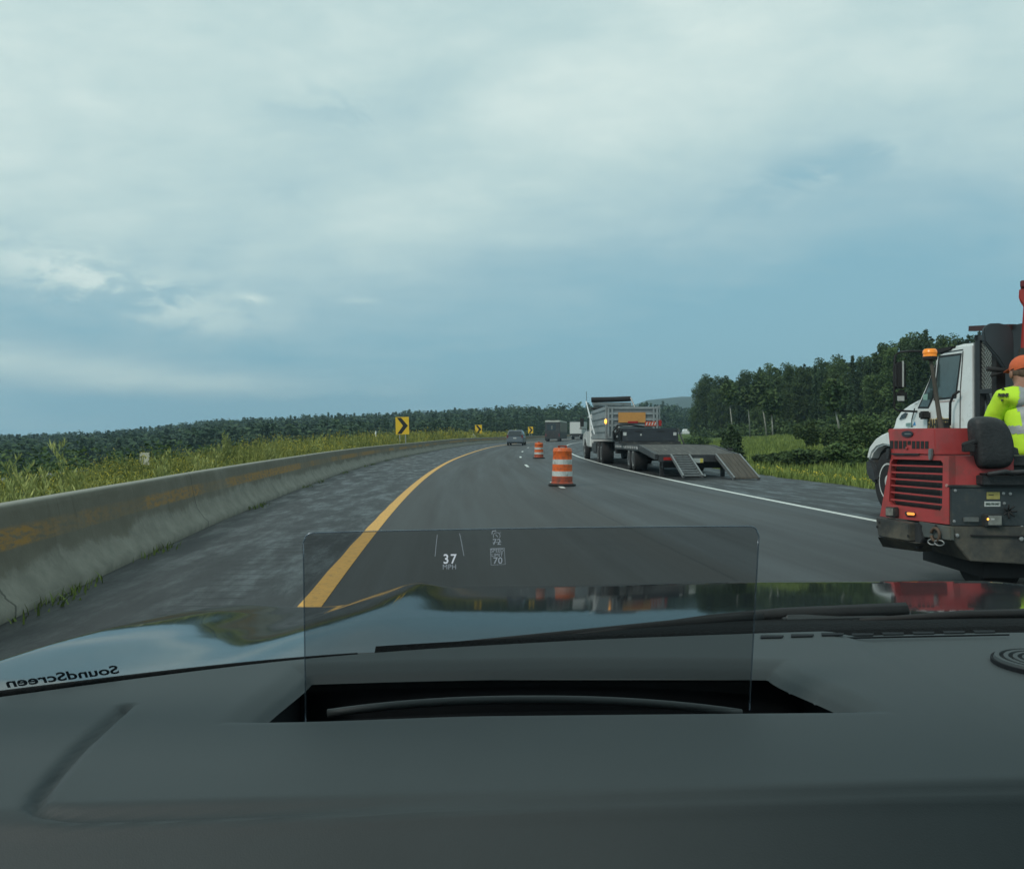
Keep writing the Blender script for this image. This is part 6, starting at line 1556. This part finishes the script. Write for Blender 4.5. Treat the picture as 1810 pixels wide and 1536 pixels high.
    def comb(s, q):      # s 0..1 left-right, q 0..1 bottom-top
        lo = BL.lerp(BR, s); hi = TL.lerp(TR, s); p = lo.lerp(hi, q); p.y += .012*(1-(2*s-1)**2); return p
    nx_, ny_ = 40, 24; V = []; rc = .009
    def edge_q(s):
        d = min(s, 1-s)*.42
        return 1-(rc-math.sqrt(max(0, rc*rc-(rc-d)**2)))/.175 if d < rc else 1
    ss_ = np.unique(np.concatenate([np.linspace(0, .05, 9), np.linspace(.05, .95, 31), np.linspace(.95, 1, 9)])); n = len(ss_)
    V = [tuple(inv @ comb(s, edge_q(s)*q)) for q in np.linspace(0, 1, ny_) for s in ss_]
    Fq = [(j*n+i, j*n+i+1, (j+1)*n+i+1, (j+1)*n+i) for j in range(ny_-1) for i in range(n-1)]
    cb = np_mesh('head_up_display', V, Fq, [glassmat('combiner_glass', (.62, .625, .63), .9, .02)], parent=t, smooth=True)
    rim = [comb(0, q) for q in np.linspace(0, edge_q(0), 12)]+[comb(s, edge_q(s)) for s in ss_]+[comb(1, q) for q in np.linspace(edge_q(1), 0, 12)]
    o = MB().tube(rim, .0007, 8).build('pane_edge', glassmat('pane_edge_glass', (.66, .69, .72), .22, .35, (.7, .8, .9), None), None, smooth=True); o.data.transform(inv); o.parent = cb
    o.name = 'pane_edge'
    glow = mat('lit_display_text', (.02, .02, .02), .5, emis=(.80, .92, 1.0), estr=.55); dim = mat('dim_display_text', (.02, .02, .02), .5, emis=(.62, .76, .86), estr=.28)
    def cpos(u, v):
        # point of the pane on this line of sight
        q = (v-1264)/(936-1264); s = (u-(541+(536-541)*q))/((1324-541)+((1342-536)-(1324-541))*q); p = comb(s, q); return px(u, v, p.y-.0015)
    xd = (TR-TL).normalized(); yd = (TL-BL); yd = (yd-xd*yd.dot(xd)).normalized()
    def ht(s, u, v, hpx, m, nm, bold=0, sx=1, space=1.05):
        p = cpos(u, v); size = hpx/F*.82/.70
        o = put_text(s, size, p, (1, 0, .012), (0, yd.y, yd.z), nm, m, None, extr=.0001, bold=bold, sx=sx, space=space); o.data.transform(inv); o.parent = cb; return o
    ht('37', 795, 988.5, 17, glow, 'speed_readout', bold=.00012, sx=.92, space=1.18)
    ht('MPH', 794.5, 1002, 9, dim, 'speed_unit', sx=.95)
    ht('72', 878, 958, 10.5, dim, 'set_speed')
    ht('SPEED', 879, 973, 6.2, dim, 'limit_caption', sx=.92); ht('LIMIT', 878.8, 981, 6.2, dim, 'limit_caption', sx=.95); ht('70', 880, 991, 11.5, dim, 'limit_value', bold=.0001)
    def stroke(pts, nm, m, r=.00022):
        o = MB().tube([cpos(u, v) for u, v in pts], r, 5).build(nm, m, None); o.data.transform(inv); o.parent = cb
    stroke([(773, 945), (771, 962), (769, 983)], 'lane_mark', dim, .00026); stroke([(812.5, 943), (816, 960), (820, 982)], 'lane_mark', dim, .00026)
    stroke([(870.5, 959), (886, 957.5)], 'strike_mark', dim)
    stroke([(867, 969.5), (891.5, 968.5), (893, 997), (868, 998.5), (867, 969.5)], 'limit_frame', dim)
    mb = []; stroke([(878+6*math.cos(a), 947-6*math.sin(a)) for a in np.linspace(-.6, 3.7, 14)], 'cruise_dial', dim); stroke([(880, 949), (876, 944.5)], 'cruise_needle', dim, .0003)
    stroke([(869.5, 944), (870.5, 938.5), (877, 938)], 'cruise_car', dim, .0004); stroke([(883, 942), (885, 940.5)], 'cruise_tick', dim)
    # ---------------- windshield
    WSX = np.linspace(-.62, 1.28, 60); V = []; n = len(WSX); rows = 5
    HE = lambda x: .40-.10*((x-.38)/.8)**2
    def glass(x, q):
        y0, z0_ = E(x)+.003, .958; y1, z1 = HE(x), 1.60-.04*((x-.38)/.8)**2
        xx_ = x+(.38-x)*.16*q
        return Vector((xx_, y0+(y1-y0)*q, z0_+(z1-z0_)*q+.03*math.sin(math.pi*q)))
    WIN = True
    if WIN:
        V = [tuple(inv @ glass(x, q)) for q in np.linspace(0, .05, rows) for x in WSX]
        Fq = [(j*n+i, j*n+i+1, (j+1)*n+i+1, (j+1)*n+i) for j in range(rows-1) for i in range(n-1)]
        np_mesh('windshield', V, Fq, [glassmat('windshield_glass', (.97, .985, .98), .35, .01)], parent=t, smooth=True)
    A = px(4, 1209, .858); B = px(216, 1182, .925); c = (A+B)/2
    o = put_text('SoundScreen', .0165, c, (B-A), (0, -.55, .83), 'windshield_lettering', mat('dark_glass_print', (.02, .03, .04), .6), t, extr=.0002, bold=.0004, mirror=True, sx=(B-A).length/.092)
    # ---------------- unseen shell around us (roof, pillars, doors, rear), keeps light off the dash
    shell = mat('dark_cabin_lining', (.05, .052, .055), .8, var=.1)
    mb = MB(); mb.hull8([(-.34, .36, 1.565), (1.10, .36, 1.565), (1.06, -2.2, 1.50), (-.30, -2.2, 1.50), (-.34, .36, 1.61), (1.10, .36, 1.61), (1.06, -2.2, 1.56), (-.30, -2.2, 1.56)]); mb.build('roof', paint, t, bevel=.02)
    for s, x0, x1 in ((-1, -.60, -.36), (1, 1.36, 1.12)): MB().bar((x0-.03*(1 if s < 0 else -1), .79, .93), (x1, .35, 1.59), .05, .07).build('pillar', shell, t)
    for x in (-.62, 1.34): MB().box((x-.06, -2.4, .25), (x+.06, .72, .92)).build('door', paint, t, bevel=.03)
    MB().box((-.6, -2.45, .25), (1.36, -2.3, 1.1)).build('tailgate', paint, t, bevel=.03)
    MB().box((-.55, -1.5, .3), (1.3, -1.35, 1.48)).build('rear_light_block', shell, t, bevel=.03)  # unseen wall added to block light reaching the dash from behind
    for x in (0, .76): MB().hull8([(x-.25, -.42, .45), (x+.25, -.42, .45), (x+.25, -.28, .45), (x-.25, -.28, .45), (x-.2, -.62, 1.12), (x+.2, -.62, 1.12), (x+.2, -.5, 1.12), (x-.2, -.5, 1.12)]).build('seat', shell, t, bevel=.04)
    for x in (-.72, 1.42):
        MB().hull8([(x-.07, .72, .3), (x+.05, .72, .3), (x+.05, 1.25, .3), (x-.07, 1.25, .3), (x-.07, .72, .9), (x+.05, .72, .9), (x+.05, 1.25, .86), (x-.07, 1.25, .86)]).build('fender', paint, t, bevel=.03)
    MB().box((-.5, .36, .2), (1.26, .5, .9)).build('dash_underside', black, t)
own_car()

# ------------------------------------------------------------------ air
def haze():
    mb = MB(); mb.box((-1150, -90, -45), (1750, 2750, 110))
    m = bpy.data.materials.new('thin_evening_haze'); m.use_nodes = True; t = m.node_tree; t.nodes.clear()
    o = t.nodes.new('ShaderNodeOutputMaterial'); v = t.nodes.new('ShaderNodeVolumePrincipled'); v.inputs['Color'].default_value = (.55, .78, .95, 1)
    v.inputs['Density'].default_value = .00034; v.inputs['Anisotropy'].default_value = .1; t.links.new(v.outputs[0], o.inputs['Volume'])
    tag(mb.build('haze', m), kind='stuff')
haze()
